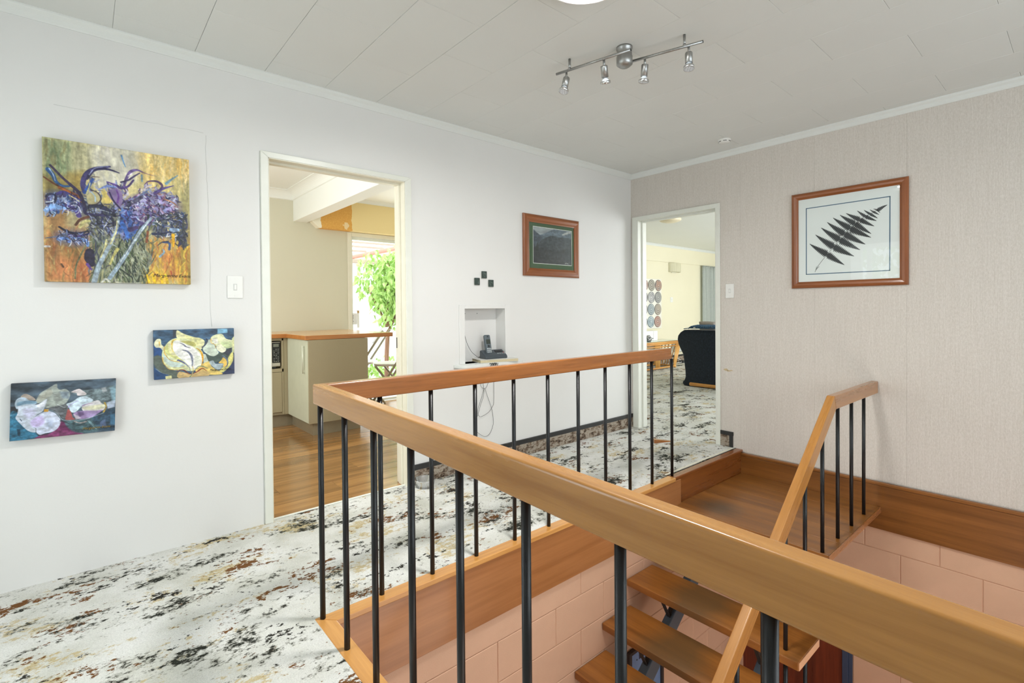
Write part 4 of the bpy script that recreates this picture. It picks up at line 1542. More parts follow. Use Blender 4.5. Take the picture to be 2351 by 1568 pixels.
    K([(1690, 915), (1780, 1000)], 8, 6, (160, 196, 204))
    K([(1840, 1070), (1760, 1060), (1750, 1090)], 6, 6, (160, 196, 204))
    K([(1400, 930), (1520, 960), (1640, 930)], 24, 30, (176, 160, 156), .8)
    K([(320, 890), (350, 930)], 20, 16, (90, 104, 128))
    K([(640, 1150), (640, 1070)], 8, 8, (60, 60, 70))
    K([(1900, 960), (1960, 880)], 8, 5, (34, 44, 60))
    K([(1120, 920), (1240, 950), (1300, 980)], 20, 10, (40, 46, 52))
    K([(130, 820), (220, 790)], 30, 16, (104, 152, 178), .7)
    return c


canvas_picture('petal_painting', 'small unframed painting of white and lilac petals on slate blue, lowest on the wall', None,
               petals(), -4.2075, -3.8745, .6135, .8445, -.030, .028, math.radians(1.9), ('Marguerite Evans', .0135, -3.985, .632, ochre_ink))


# ---- framed photograph of misty hills
def moulding(parent, plane, a0, a1, z0, z1, fw, depth, axis):
    """four mitred members of a picture frame with a rounded profile; axis x: on y plane, axis y: on x plane"""
    pr = [(0, 0), (0, .55), (.15, .85), (.4, 1), (.7, .9), (.88, .6), (1, .5), (1, 0)]
    for side in range(4):
        b = MB()
        rings = []
        for e in (0, 1):
            ring = []
            for (q, h) in pr:
                t = fw * q
                if side == 0:
                    u, v = (a0 + t if e == 0 else a1 - t), z1 - t
                elif side == 1:
                    u, v = (a0 + t if e == 0 else a1 - t), z0 + t
                elif side == 2:
                    u, v = a0 + t, (z0 + t if e == 0 else z1 - t)
                else:
                    u, v = a1 - t, (z0 + t if e == 0 else z1 - t)
                d = -depth * h
                ring.append(b.bm.verts.new((u, plane + d, v) if axis == 'x' else (plane + d, u, v)))
            rings.append(ring)
        n = len(pr)
        for i in range(n):
            b.bm.faces.new((rings[0][i], rings[0][(i + 1) % n], rings[1][(i + 1) % n], rings[1][i]))
        b.bm.faces.new(rings[0])
        b.bm.faces.new(rings[1][::-1])
        bmesh.ops.recalc_face_normals(b.bm, faces=b.bm.faces)
        m = M['framez'] if side > 1 else (M['framex'] if axis == 'x' else M['frame'])
        b.build('frame_member', m, parent)


hp = thing('framed_photograph', 'brown framed photograph of misty blue hills in a green mount', 'picture', (-1.076, -.002, 1.636))
x0, x1, z0, z1 = -1.395, -.758, 1.3945, 1.878
moulding(hp, -.002, x0, x1, z0, z1, .062, .022, 'x')
green = plain('green_mount_board', C(76, 98, 72), .85, var=.04, scale=60)
pz = (-1.291, -.842, 1.494, 1.788)
b = MB()
for a in ((x0 + .05, pz[0], z0 + .04, z1 - .04), (pz[1], x1 - .05, z0 + .04, z1 - .04), (pz[0], pz[1], pz[3], z1 - .04), (pz[0], pz[1], z0 + .04, pz[2])):
    b.box(a[0], a[1], -.0095, -.0075, a[2], a[3])
b.build('mount', green, hp)
b = MB()
for a in ((pz[0], pz[0] + .004, pz[2], pz[3]), (pz[1] - .004, pz[1], pz[2], pz[3]), (pz[0], pz[1], pz[3] - .004, pz[3]), (pz[0], pz[1], pz[2], pz[2] + .004)):
    b.box(a[0], a[1], -.0090, -.0072, a[2], a[3])
b.build('mount_bevel', plain('white_bevel', C(232, 232, 226), .8), hp)


def hills():
    c = Canvas(130, 86, [(332, 362), (1175, 488), (1172, 1240), (335, 1172)], 4)
    c.img[:] = (150, 156, 160)
    g = np.linspace(0, 1, 86)[:, None]
    c.img *= (1.05 - .2 * g)[..., None]
    c.img *= 1 + .08 * c.noise(5, 14, 3)[..., None]
    P = c.poly
    P([(320, 470), (480, 560), (640, 510), (760, 460), (860, 450), (960, 470), (1180, 500), (1180, 1260), (320, 1200)], (98, 110, 122), 1, 2, .08)
    P([(960, 565), (1050, 520), (1150, 505), (1160, 530), (1000, 580)], (184, 184, 182), .9, 3)
    P([(320, 495), (420, 510), (520, 590), (560, 680), (560, 1200), (320, 1200)], (76, 84, 96), 1, 2, .08)
    P([(500, 700), (560, 650), (680, 600), (760, 590), (900, 625), (1060, 630), (1130, 660), (1180, 700), (1180, 1260), (320, 1200), (330, 850), (450, 780)], (62, 68, 74), 1, 2, .1)
    P([(320, 850), (600, 840), (900, 900), (1180, 860), (1180, 1260), (320, 1200)], (48, 50, 54), .9, 14, .12)
    c.flecks([(340, 800), (1160, 760), (1160, 1220), (340, 1160)], [(54, 58, 62), (40, 42, 46), (66, 70, 74), (58, 54, 50)], 160, 60, 10, 90, 8, .5, 0)
    c.stroke([(456, 700), (440, 780), (430, 860)], 6, 60, (44, 50, 48), .8, .1, 0)
    c.stroke([(800, 530), (830, 565)], 8, 6, (160, 166, 172), .6, .1, 0)
    c.stroke([(1020, 1172), (1050, 1164), (1090, 1182)], 7, 7, (214, 214, 212), .9, 0, 0)
    return c


cv = hills()
V, Q, c_ = cv.mesh('print', None, pz[0] - .003, pz[1] + .003, pz[2] - .003, pz[3] + .003, -.0060, .001, 0)
np_object('print', V, Q, c_, mat_vcol('photo_print', .4, .02), hp)
MB().box(x0 + .05, x1 - .05, -.0042, -.003, z0 + .05, z1 - .05).build('backing', plain('backing_card', C(190, 180, 160), .8), hp)
MB().box(x0 + .045, x1 - .045, -.0125, -.0115, z0 + .045, z1 - .045).build('glass_pane', M['glass'], hp)

# ---- framed fern print on the wallpapered wall
fp = thing('framed_fern_print', 'brown framed print of a dark fern frond inside a thin blue border', 'picture', (-.002, -1.773, 1.612))
ya, yb, z0, z1 = -2.1165, -1.4305, 1.269, 1.954
moulding(fp, -.002, ya, yb, z0, z1, .045, .024, 'y')
MB().box(-.009, -.003, ya + .03, yb - .03, z0 + .03, z1 - .03).build('mount', plain('white_mount_board', C(240, 242, 242), .8, var=.01), fp)
MB().box(-.0135, -.0125, ya + .032, yb - .032, z0 + .032, z1 - .032).build('glass_pane', M['glass'], fp)
FH = homography([(158, 378), (1430, 170), (1443, 1340), (170, 1402)])
mY0, mY1, mZ0, mZ1 = -1.4705, -2.0735, 1.3105, 1.911


def fern_pt(x, y, d=-.0094):
    u, v, w_ = FH @ np.array([x, y, 1.0])
    u, v = u / w_, v / w_
    return Vector((d, mY0 + (mY1 - mY0) * u, mZ1 + (mZ0 - mZ1) * v))


bl = plain('blue_border_ink', C(58, 98, 128), .7)
b = MB()
cs = [(265, 480), (1303, 321), (1310, 1241), (274, 1298)]
for i in range(4):
    p, q = fern_pt(*cs[i]), fern_pt(*cs[(i + 1) % 4])
    d_ = (q - p).normalized() * .003
    n_ = Vector((1, 0, 0)).cross(d_).normalized() * .0028
    f_ = b.bm.faces.new([b.bm.verts.new(v) for v in (p - d_ - n_, q + d_ - n_, q + d_ + n_, p - d_ + n_)])
bmesh.ops.recalc_face_normals(b.bm, faces=b.bm.faces)
b.build('border_line', bl, fp)
fd = plain('fern_print_ink', C(60, 62, 66), .75, var=.06, scale=30)
bases = [(532, 1048), (610, 952), (684, 862), (742, 792), (812, 722), (872, 662), (932, 612), (1000, 572), (1056, 540), (1096, 512), (1138, 486)]
Lt = [(305, 928), (375, 815), (445, 728), (518, 657), (592, 602), (678, 565), (755, 542), (893, 505), (978, 495), (1052, 488), (1098, 478)]
Rt = [(742, 1182), (862, 1075), (935, 995), (1000, 925), (1070, 840), (1072, 792), (1110, 697), (1140, 630), (1155, 592), (1172, 548), (1184, 524)]


def pinna(b, base, tip, bend):
    base, tip = np.array(base, float), np.array(tip, float)
    d = tip - base
    L = np.hypot(*d)
    d = d / L
    n = np.array([-d[1], d[0]])
    teeth = max(5, int(L / 19))
    cen = lambda t: base + d * L * t + n * bend * L * (t * t * t)
    up, lo = [], []
    for i in range(teeth * 3 + 1):
        t = i / (teeth * 3)
        wd = L * .19 * min(1, (t + .10) * 6) * (1 - t ** 1.3) ** .95 + 1.2
        k = (1.06, .92, .56)[i % 3]
        up.append((cen(t + .012) + n * wd * k))
        lo.append((cen(t + .012) - n * wd * k))
    for i in range(len(up) - 1):
        c0, c1 = cen(i / (teeth * 3)), cen((i + 1) / (teeth * 3))
        for A_, B_ in ((up[i], up[i + 1]), (lo[i + 1], lo[i])):
            P_ = [fern_pt(*p) for p in ((c0, A_, B_, c1) if A_ is up[i] else (c1, A_, B_, c0))]
            try:
                b.bm.faces.new([b.bm.verts.new(p) for p in P_])
            except ValueError:
                pass


b = MB()
for i, (bp, lt, rt) in enumerate(zip(bases, Lt, Rt)):
    pinna(b, bp, lt, .05)
    pinna(b, bp, rt, -.03 if i < 8 else .02)
pinna(b, (1150, 495), (1268, 418), .06)
st_ = [(380, 1268), (420, 1190), (480, 1110), (532, 1048), (610, 952), (742, 792), (872, 662), (1000, 572), (1150, 490)]
b.tube([fern_pt(*p, -.0096) for p in st_], .0011, 5)
for p, q in (((392, 1240), (400, 1200)), ((400, 1230), (432, 1200))):
    b.tube([fern_pt(*p, -.0096), fern_pt(*q, -.0096)], .0012, 4)
b.build('fern_frond', fd, fp)

# ================================================================== SMALL WALL THINGS


def switch(name, label, centre, axis, sx=.0365, sz=.0575):
    t = thing(name, label, 'switch', centre)
    T = Matrix.Translation(centre) @ (Matrix.Identity(4) if axis == 'y' else Matrix.Rotation(-PI / 2, 4, 'Z'))
    # local frame: front faces -y; for the wall at x = 0 turn it to face -x
    def P(b):
        for v in b.bm.verts:
            v.co = T @ v.co
        return b
    P(MB().box(-sx, sx, -.006, 0, -sz, sz, .004, 2)).build('plate', M['whiteplastic'], t)
    P(MB().box(-.0085, .0085, -.0075, -.005, -.017, .017, .001, 1)).build('rocker_surround', plain('switch_surround_grey', C(204, 205, 203), .5) if 'switch_surround_grey' not in bpy.data.materials else bpy.data.materials['switch_surround_grey'], t)  # grey surround sets the rocker off from the plate
    P(MB().box(-.0055, .0055, -.010, -.006, -.013, .013, .0015, 2)).build('rocker', M['whiteplastic'], t)
    for s in (-1, 1):
        P(MB().cyl((0, -.0075, s * .044), (0, -.005, s * .044), .0042, 12)).build('screw', M['whiteplastic'], t)
    return t


switch('light_switch', 'white plastic light switch left of the kitchen doorway', (-3.384, 0, 1.2605), 'y')
switch('light_switch', 'white plastic light switch right of the living room doorway', (0, -.960, 1.2665), 'x', .034, .0575)

# three little slate squares
slate = NT('slate_green')
sv = slate.coord()
slate_m = slate.out(slate.ramp(slate.noise(sv, 90, 4), [(.3, C(40, 54, 50)), (.7, C(66, 82, 76))]), .5)
scr = plain('chalk_scratch', C(150, 164, 160), .7)
for (cx, cz), lab, lines in (((-1.776, 1.385), 'small dark green slate square, topmost of the three above the niche', [[(-.012, .008), (-.004, .016), (0, .006), (-.008, 0), (.004, -.018), (.012, -.02)], [(.002, .008), (.014, .012)], [(.004, 0), (.016, .002)], [(.006, -.008), (.018, -.006)]]),
                             ((-1.8405, 1.335), 'small dark slate square, left one of the three above the niche', [[(.004, -.004), (.012, 0), (.014, -.014), (.004, -.016), (.006, -.006), (.018, -.02)]]),
                             ((-1.714, 1.325), 'small dark slate square, right one of the three above the niche', [[(-.012, .012), (.012, 0)], [(-.014, .004), (-.004, -.018)]])):
    t = thing('slate_plaque', lab, 'wall ornament', (cx, 0, cz), 0, 'slate squares above the telephone niche')
    MB().box(cx - .024, cx + .024, -.012, -.006, cz - .0255, cz + .0255, .004, 2).build('slate', slate_m, t)
    MB().box(cx - .020, cx + .020, -.006, -.001, cz - .021, cz + .021).build('magnet', M['trim_warm'], t)
    b = MB()
    for ln in lines:
        b.tube([(cx + a, -.0122, cz + q) for a, q in ln], .0007, 4)
    b.build('scratched_line', scr, t)

# ---- telephone niche
nf = MB()
aw = .048
nf.box(NI[0] - aw, NI[0], -.008, 0, NI[2], NI[3] + .028, .002, 1)
nf.box(NI[1], NI[1] + aw, -.008, 0, NI[2], NI[3] + .028, .002, 1)
nf.box(NI[0] - .0001, NI[1] + .0001, -.008, 0, NI[3], NI[3] + .028, .002, 1)
nfr = struct(nf.build('trim_10', M['wallA']), 'white trim round the telephone niche', 'trim')
pts = [(-2.043, 0), (-2.043, -.012)]
for i in range(9):
    a = PI / 2 * i / 8
    pts.append((-1.985 - .055 * math.cos(a), -.015 - .085 * math.sin(a)))
pts += [(-1.50, -.100), (-1.485, -.09), (-1.485, 0)]
sh = MB().prism(pts, 'z', .731, .752, .003, 2)
sh.box(NI[0], NI[1], -.001, .104, .731, .752)
struct(sh.build('trim_11', M['cornice']), 'white rounded sill of the telephone niche', 'trim')
nails = MB()
for x in (-1.87, -1.76):
    nails.cyl((x, .100, 1.105), (x, .106, 1.105), .0022, 8)
nails.build('nail', M['dark'], wall_left)

bk = thing('telephone_book', 'cream paper pad lying under the cordless telephone', 'book', (-1.68, -.02, .752))
R_ = Matrix.Translation((-1.678, -.005, 0)) @ Matrix.Rotation(math.radians(-14), 4, 'Z')
MB().box(-.150, .150, -.080, .075, .7535, .772, .001, 1, mat=R_).build('pages', plain('page_edges', C(206, 194, 160), .9, scale=120), bk)
MB().box(-.152, .152, -.082, .077, .772, .7745, mat=R_).build('cover', plain('white_cover', C(216, 216, 212), .6), bk)
MB().box(-.152, .152, -.082, .077, .7522, .7535, mat=R_).build('back_cover', plain('white_back_cover', C(210, 210, 204), .6), bk)

ph = thing('cordless_telephone', 'dark grey cordless telephone and answering base in the niche', 'telephone', (-1.70, -.01, .7745))
body = plain('phone_grey', C(74, 82, 88), .35, .2, var=.04)
R_ = Matrix.Translation((-1.690, .000, .7745)) @ Matrix.Rotation(math.radians(-8), 4, 'Z')
MB().prism([(-.050, 0), (.045, 0), (.045, .055), (.030, .062), (-.040, .026), (-.050, .014)], 'x', -.093, .093, .007, 3, mat=R_).build('base', body, ph)
sl = math.atan2(.036, .07)
R2 = R_ @ Matrix.Translation((.048, -.005, .0455)) @ Matrix.Rotation(sl, 4, 'X')
MB().box(-.036, .030, -.003, .025, -.003, .0014, .002, 1, mat=R2).build('base_display', plain('black_display', C(20, 22, 28), .15), ph)
for i in range(4):
    MB().box(-.030 + i * .018, -.017 + i * .018, -.026, -.018, -.001, .0016, .0008, 1, mat=R2).build('base_button', plain('button_silver', C(160, 166, 170), .4) if i == 0 else bpy.data.materials['button_silver'], ph)
MB().box(.026, .032, -.012, -.006, -.001, .0018, .0008, 1, mat=R2).build('red_lamp', plain('red_lamp', C(196, 60, 50), .4), ph)
R3 = R_ @ Matrix.Translation((-.038, -.002, .018)) @ Matrix.Rotation(math.radians(-14), 4, 'X')
hs = MB().box(-.0255, .0255, -.014, .014, 0, .158, .011, 4, mat=R3).build('handset', plain('handset_grey', C(96, 106, 112), .35, .3, var=.03), ph)
MB().box(-.018, .018, -.0150, -.0135, .088, .122, .001, 1, mat=R3).build('screen', plain('grey_screen', C(64, 70, 64), .2), hs)
btn = plain('keypad_white', C(206, 212, 214), .5)
for r in range(4):
    for q in range(3):
        MB().box(-.016 + q * .0125, -.008 + q * .0125, -.0152, -.0138, .012 + r * .0125, .019 + r * .0125, .0008, 1, mat=R3).build('key', btn, hs)
MB().cyl(R3 @ Vector((0, -.0150, .071)), R3 @ Vector((0, -.0135, .071)), .009, 14).build('navigation_key', M['dark'], hs)
MB().cyl(R3 @ Vector((0, -.0148, .143)), R3 @ Vector((0, -.0135, .143)), .006, 12).build('earpiece', M['dark'], hs)

greyc = plain('grey_cord', C(92, 94, 96), .5)
tag(MB().tube(smooth_path([(-1.949, .085, 1.040), (-1.905, .075, .985), (-1.88, .072, .90), (-1.84, .07, .83), (-1.79, .06, .785)]), .0016, 6).build('thin_cord', greyc),
    'thin grey cord running down inside the telephone niche', 'cord')
cab = [(-1.735, -.104, .735), (-1.737, -.012, .62), (-1.770, -.010, .567), (-1.795, -.010, .563), (-1.818, -.010, .590), (-1.800, -.010, .62), (-1.791, -.012, .528), (-1.820, -.010, .448), (-1.848, -.010, .375),
       (-1.880, -.010, .315), (-1.869, -.010, .277), (-1.834, -.010, .242), (-1.782, -.010, .213), (-1.737, -.010, .229), (-1.707, -.010, .286), (-1.705, -.010, .328), (-1.718, -.011, .402), (-1.760, -.010, .51), (-1.786, -.012, .562),
       (-1.812, -.012, .50), (-1.848, -.012, .414), (-1.840, -.012, .375), (-1.817, -.012, .363), (-1.752, -.012, .384), (-1.715, -.012, .42), (-1.700, -.012, .455), (-1.698, -.012, .586), (-1.698, -.012, .725)]
tag(MB().tube(smooth_path(cab, 6), .0014, 6).build('looped_cord', greyc), 'thin grey cord hanging in tied loops below the niche sill', 'cord')
cc = MB()
pts = []
for i in range(70):
    a = i * .55
    pts.append((-1.775 + .0009 * i - .03 + .007 * math.cos(a), -.108 + .006 * math.sin(a), .745 + .010 * math.sin(a * .5) + .004 * math.cos(a)))
cc.tube(pts, .0022, 6)
tag(cc.build('coiled_cord', M['dark']), 'dark coiled cord bundle at the front of the niche sill', 'cord')

# ================================================================== CEILING FITTINGS
tl = thing('track_spotlight', 'brushed nickel ceiling spotlight bar with four lamp heads', 'ceiling light', (-1.969, -1.392, H))
MB().lathe([(.0385, H), (.0385, H - .010), (.036, H - .012), (.036, H - .045), (.0385, H - .047), (.0385, H - .082), (.030, H - .090), (.022, H - .0955), (0, H - .0965)], (-1.969, -1.392, 0), n=32).build('mount', M['nickel'], tl)
ZB = 2.345
bars = [((-2.109, -1.069), (-2.017, -1.463)), ((-1.932, -1.362), (-1.824, -1.717))]
for a, b_ in bars:
    br = MB().cyl((*a, ZB), (*b_, ZB), .0065, 14).build('bar', M['nickel'], tl)
    MB().cyl((*b_, ZB), (b_[0] + (b_[0] - a[0]) * .006, b_[1] + (b_[1] - a[1]) * .006, ZB), .0062, 12).build('end_cap', M['dark'], br)
for p in ((-2.091, -1.145), (-1.848, -1.640)):
    MB().cyl((*p, ZB), (*p, H), .0062, 12).cyl((*p, ZB), (*p, ZB + .012), .0072, 12).build('ceiling_post', M['nickel'], tl)
Rv, Fv = Vector((.7587, -.6514, 0)), Vector((.6514, .7587, 0))
led = plain('led_face', C(196, 200, 206), .3, var=.03)
ledd = plain('led_dot', C(232, 236, 240), .2, var=.01)
bulbw = plain('bulb_white', C(206, 214, 220), .3)
for (hx, hy), (tr_, tf_) in zip(((-2.088, -1.12), (-2.042, -1.325), (-1.897, -1.459), (-1.835, -1.654)), ((-.24, -.22), (.20, .44), (-.05, .16), (-.05, -.17))):
    p = Vector((hx, hy, ZB))
    q = p + Vector((0, 0, -.034))
    d_ = (Vector((0, 0, -1)) + Rv * tr_ + Fv * tf_).normalized()
    hd = MB().lathe([(.004, -.006), (.0158, -.003), (.0168, 0), (.0168, .050), (.0155, .050), (.0155, .046)], q, d_, 24).build('lamp_head', M['nickel'], tl)
    MB().cyl(p, q + Vector((0, 0, .0)), .0056, 12).cyl(q + Vector((0, 0, .004)), q + Vector((0, 0, -.004)), .0046, 10).build('stem', M['nickel'], hd)
    MB().lathe([(.0135, .046), (.0125, .056), (.0155, .060), (.0205, .066)], q, d_, 24).build('bulb', bulbw, hd)
    MB().lathe([(.0205, .064), (.0245, .066), (.0250, .069), (.0250, .077), (.0225, .0785), (.0225, .0770)], q, d_, 28).build('bulb_rim', M['chrome'], hd)
    lf = MB().cyl(q + d_ * .073, q + d_ * .0772, .0224, 24)
    lf.build('bulb_face', led, hd)
    a_ = d_.orthogonal().normalized()
    b2 = d_.cross(a_)
    dd = MB()
    for i in range(7):
        o_ = Vector((0, 0, 0)) if i == 6 else (a_ * math.cos(i * PI / 3) + b2 * math.sin(i * PI / 3)) * .0125
        dd.cyl(q + d_ * .0770 + o_, q + d_ * .0782 + o_, .0032, 10)
    dd.build('led_lens', ledd, hd)

sd = thing('smoke_detector', 'small round white smoke detector on the ceiling by the wallpapered wall', 'smoke detector', (-.288, -1.061, H))
MB().lathe([(.048, H), (.048, H - .006), (.040, H - .012), (.040, H - .020), (.034, H - .024), (0, H - .024)], (-.288, -1.061, 0), n=28).build('body', M['whiteplastic'], sd)
b = MB()
for i in range(6):
    a = i * PI / 3
    b.box(-.012, .012, .0385, .0405, H - .018, H - .014, mat=Matrix.Translation((-.288, -1.061, 0)) @ Matrix.Rotation(a, 4, 'Z'))
b.build('vent_slot', M['dark'], sd)
MB().cyl((-.288, -1.061, H - .026), (-.288, -1.061, H - .0235), .012, 14).build('test_button', M['whiteplastic'], sd)

DX, DY, DR = -2.545, -1.652, .155
ol = thing('round_ceiling_light', 'round glowing white ceiling light at the top edge of the photo', 'ceiling light', (DX, DY, H))
MB().lathe([(DR + .018, H), (DR + .018, H - .034), (DR + .010, H - .040), (DR + .001, H - .036), (DR, H - .004)], (DX, DY, 0), n=48, cap=False).build('rim', M['whiteplastic'], ol)
LAMP = mat_emit('lamp_diffuser', (1.0, .985, .955, 1), 185)
MB().lathe([(DR, H - .006), (DR * .9, H - .012), (DR * .5, H - .015), (0, H - .016)], (DX, DY, 0), n=40, cap=False).build('diffuser', LAMP, ol)

# ================================================================== FLOOR THINGS IN THE HALL
db = thing('pet_bowl', 'stainless steel pet bowl on the carpet by the kitchen doorway', 'bowl', (-2.327, -.082, 0))
MB().lathe([(.052, .0005), (.056, .001), (.069, .048), (.0705, .050), (.0690, .0515), (.0665, .0505), (.054, .006), (0, .005)], (-2.327, -.082, 0), n=40).build('bowl', M['chrome'], db)
wd = MB().prism([(-.300, -.538), (-.372, -.488), (-.350, -.462), (-.205, -.552)], 'z', 0, .001)
wd = MB()
vs = [wd.bm.verts.new(p) for p in ((-.372, -.492, 0.0005), (-.345, -.462, 0.0005), (-.195, -.545, 0.0005), (-.205, -.560, .0005), (-.372, -.492, .034), (-.345, -.462, .034), (-.195, -.545, .003), (-.205, -.560, .003))]
for q in ((3, 2, 1, 0), (4, 5, 6, 7), (0, 1, 5, 4), (1, 2, 6, 5), (2, 3, 7, 6), (3, 0, 4, 7)):
    wd.bm.faces.new([vs[i] for i in q])
bmesh.ops.recalc_face_normals(wd.bm, faces=wd.bm.faces)
tag(wd.build('door_wedge', M['rail_x']), 'orange timber door wedge lying on the carpet near the living room doorway', 'door wedge')

# ---- framed panel on the lower block wall, seen between the treads
lp = thing('noticeboard', 'dark framed pale blue board on the block wall below the stair treads', 'picture', (-1.36, -1.062, -1.2))
x0, x1, z0, z1 = -1.534, -1.17, -1.36, -.932
fr = MB()
for a in ((x0, x0 + .026, z0, z1), (x1 - .026, x1, z0, z1), (x0 + .026, x1 - .026, z1 - .022, z1), (x0 + .026, x1 - .026, z0, z0 + .022)):
    fr.box(a[0], a[1], -1.084, -1.0625, a[2], a[3], .003, 2)
fr.build('frame', plain('dark_frame', C(52, 46, 46), .5), lp)
pn = MB().box(x0 + .02, x1 - .02, -1.072, -1.064, z0 + .02, z1 - .02).build('panel', plain('pale_blue_panel', C(112, 142, 186), .35, var=.08), lp)
MB().box(x0 + .11, x1 - .08, -1.0735, -1.0715, z1 - .085, z1 - .035, .002, 1).build('dark_motif', plain('navy_motif', C(30, 38, 70), .4), lp)
MB().cyl((x0 + .088, -1.0735, z1 - .078), (x0 + .088, -1.0715, z1 - .078), .005, 8).build('dark_mark', M['dark'], lp)

# ================================================================== KITCHEN (through the left doorway)
KY, KH = 2.90, 2.45
SD = (-1.520, -.05, 1.985)    # sliding door opening
w = MB()
w.box(-4.6, -1.588, KY, KY + .12, -.25, KH + .05)
w.box(-1.588, .0, KY, KY + .12, 2.067, KH + .05)
w.box(-.05, .115, KY, KY + .12, -.25, 2.067)
struct(w.build('wall_kitchen_far', M['kwall']), 'beige kitchen wall behind the timber worktop', 'wall')
w = MB()
w.box(-4.6, -4.5, WT, .5, -.25, KH + .05).box(-4.6, -4.5, 1.9, KY, -.25, KH + .05).box(-4.6, -4.5, .5, 1.9, -.25, .9).box(-4.6, -4.5, .5, 1.9, 2.1, KH + .05)
struct(w.build('wall_kitchen_side', M['kwall']), 'beige kitchen side wall out of view with a window opening added for light', 'wall')
struct(MB().box(.0, .115, WT, KY, -.25, KH + .05).build('wall_kitchen_right', M['kwall']), 'pale wall between kitchen and living room', 'wall')
struct(MB().box(-4.6, .115, WT, KY + .1, KH, KH + .06).build('ceiling_kitchen', M['kceil']), 'white plaster kitchen ceiling', 'ceiling')
kf = struct(MB().box(-4.6, .0, .034, KY, -.02, -.0065).build('floor_kitchen', M['dark']), 'brown timber plank floor of the kitchen', 'floor')
pm = {}
row = 0
y = .034
while y < KY - .01:
    yb_ = min(y + .187, KY)
    x = -4.5 + random.uniform(-1.1, 0)
    while x < 0:
        x2 = min(x + 1.21, 0)
        xa = max(x, -4.55)
        if x2 - xa > .05:
            k = (round(x2 - xa, 3), round(yb_ - y, 3))
            if k not in pm:
                pm[k] = MB().box(-k[0] / 2 + .0007, k[0] / 2 - .0007, -k[1] / 2 + .0007, k[1] / 2 - .0007, -.006, 0, .0012, 1).mesh('floor_plank', M['kplank'])
            piece('floor_plank', pm[k], ((xa + x2) / 2, (y + yb_) / 2, 0), kf)
        x = x2
    y = yb_
# cove cornice left of the beam, beam, bulkhead
cove = [(0, -.095)]
for i in range(9):
    a = PI / 2 * i / 8
    cove.append((-.012 - .083 * (1 - math.cos(a)), -.083 * (1 - math.sin(a)) - .006))
cove += [(-.095, 0), (0, 0)]
struct(MB().prism([(KY + y_, KH + z_) for y_, z_ in cove], 'x', -4.5, -2.2).build('trim_12', M['kceil']), 'white coved cornice above the beige kitchen wall', 'trim')
struct(MB().prism([(-2.2 + y_, KH + z_) for y_, z_ in cove], 'y', WT, KY).build('trim_13', M['kceil']), 'white coved cornice along the kitchen beam', 'trim')
struct(MB().box(-2.2, -2.055, WT, KY, 2.126, KH, .002).build('trim_beam', M['kceil']), 'white ceiling beam crossing the kitchen', 'beam')
bt = NT('patched_bulkhead')
tc = bt.coord((1, 1, 1), kind='Object')
sep = bt.n('SeparateXYZ')
bt.l(tc, sep.inputs[0])
nz = bt.noise(tc, 9, 4)
xx = bt.math('ADD', sep.outputs[0], bt.math('MULTIPLY', bt.math('SUBTRACT', nz, .5), .06))
r1 = bt.ramp(bt.math('ADD', xx, .5), [(.0, C(240, 234, 212)), (.001, C(240, 234, 212))])
board = bt.ramp(bt.noise(tc, 60, 3), [(.3, C(214, 156, 72)), (.7, C(228, 176, 92))])
pale = C(238, 216, 158)
f1 = bt.math('GREATER_THAN', xx, -.92)
f2 = bt.math('GREATER_THAN', xx, -.555)
c_ = bt.mix(f1, C(240, 234, 214), board)
c_ = bt.mix(f2, c_, pale)
dist = bt.n('VectorMath', operation='DISTANCE')
bt.l(tc, dist.inputs[0])
dist.inputs[1].default_value = (-.63, -.09, .05)
pl_ = bt.math('LESS_THAN', bt.math('ADD', dist.outputs['Value'], bt.math('MULTIPLY', bt.noise(tc, 16, 4), .06)), .085)
c_ = bt.mix(bt.math('MULTIPLY', pl_, .7), c_, C(240, 224, 184))
bulk_m = bt.out(c_, .7)
struct(MB().prism([(-2.028, 2.138), (-1.955, 2.070), (-.001, 2.070), (-.001, KH), (-2.028, KH)], 'y', KY - .10, KY - .0005, .002, 1).build('trim_bulkhead', bulk_m), 'pale yellow bulkhead with an orange unpainted patch above the sliding door', 'bulkhead')
struct(MB().prism([(KY - .1005 + y_ * .45, KH + z_ * .45) for y_, z_ in cove], 'x', -2.055, -.001).build('trim_14', M['kceil']), 'small white cornice above the orange patched bulkhead', 'trim')

# sliding glass door
sdw = MB()
al = plain('white_aluminium', C(226, 228, 216), .35, var=.01)
sdw.box(-1.588, -1.540, KY - .012, KY + .13, .0, 2.067, .002, 1).box(-1.54, -.05, KY - .010, KY + .13, 2.020, 2.067, .002, 1)
door5 = struct(sdw.build('door_5', M['trim_warm']), 'white framed glass sliding door of the kitchen opening to the garden', 'sliding door')
MB().box(-1.540, -1.519, KY + .02, KY + .06, .03, 2.02).box(-1.519, -.05, KY + .02, KY + .06, 1.985, 2.02).box(-1.519, -.05, KY + .02, KY + .06, 0, .03).box(-.80, -.74, KY + .02, KY + .06, .03, 1.985).build('sash', al, door5)
MB().box(-1.519, -.80, KY + .038, KY + .042, .03, 1.985).build('pane', M['glass'], door5)
MB().box(-1.535, -1.485, KY - .006, KY + .018, .965, 1.100, .003, 1).build('latch_plate', M['whiteplastic'], door5)
lt = MB().box(-1.487, -1.462, KY - .03, KY - .004, .925, 1.125, .004, 2).build('pull_handle', M['whiteplastic'], door5)
b = MB()
for z in (1.068, 1.043, 1.002):
    b.cyl((-1.528, KY - .008, z), (-1.528, KY - .005, z), .004, 8)
b.build('lock_screw', M['dark'], door5)
MB().box(-1.486, -1.463, KY - .031, KY - .003, 1.1, 1.132, .002, 1).build('handle_tip', plain('tan_handle_tip', C(176, 140, 84), .5), door5)

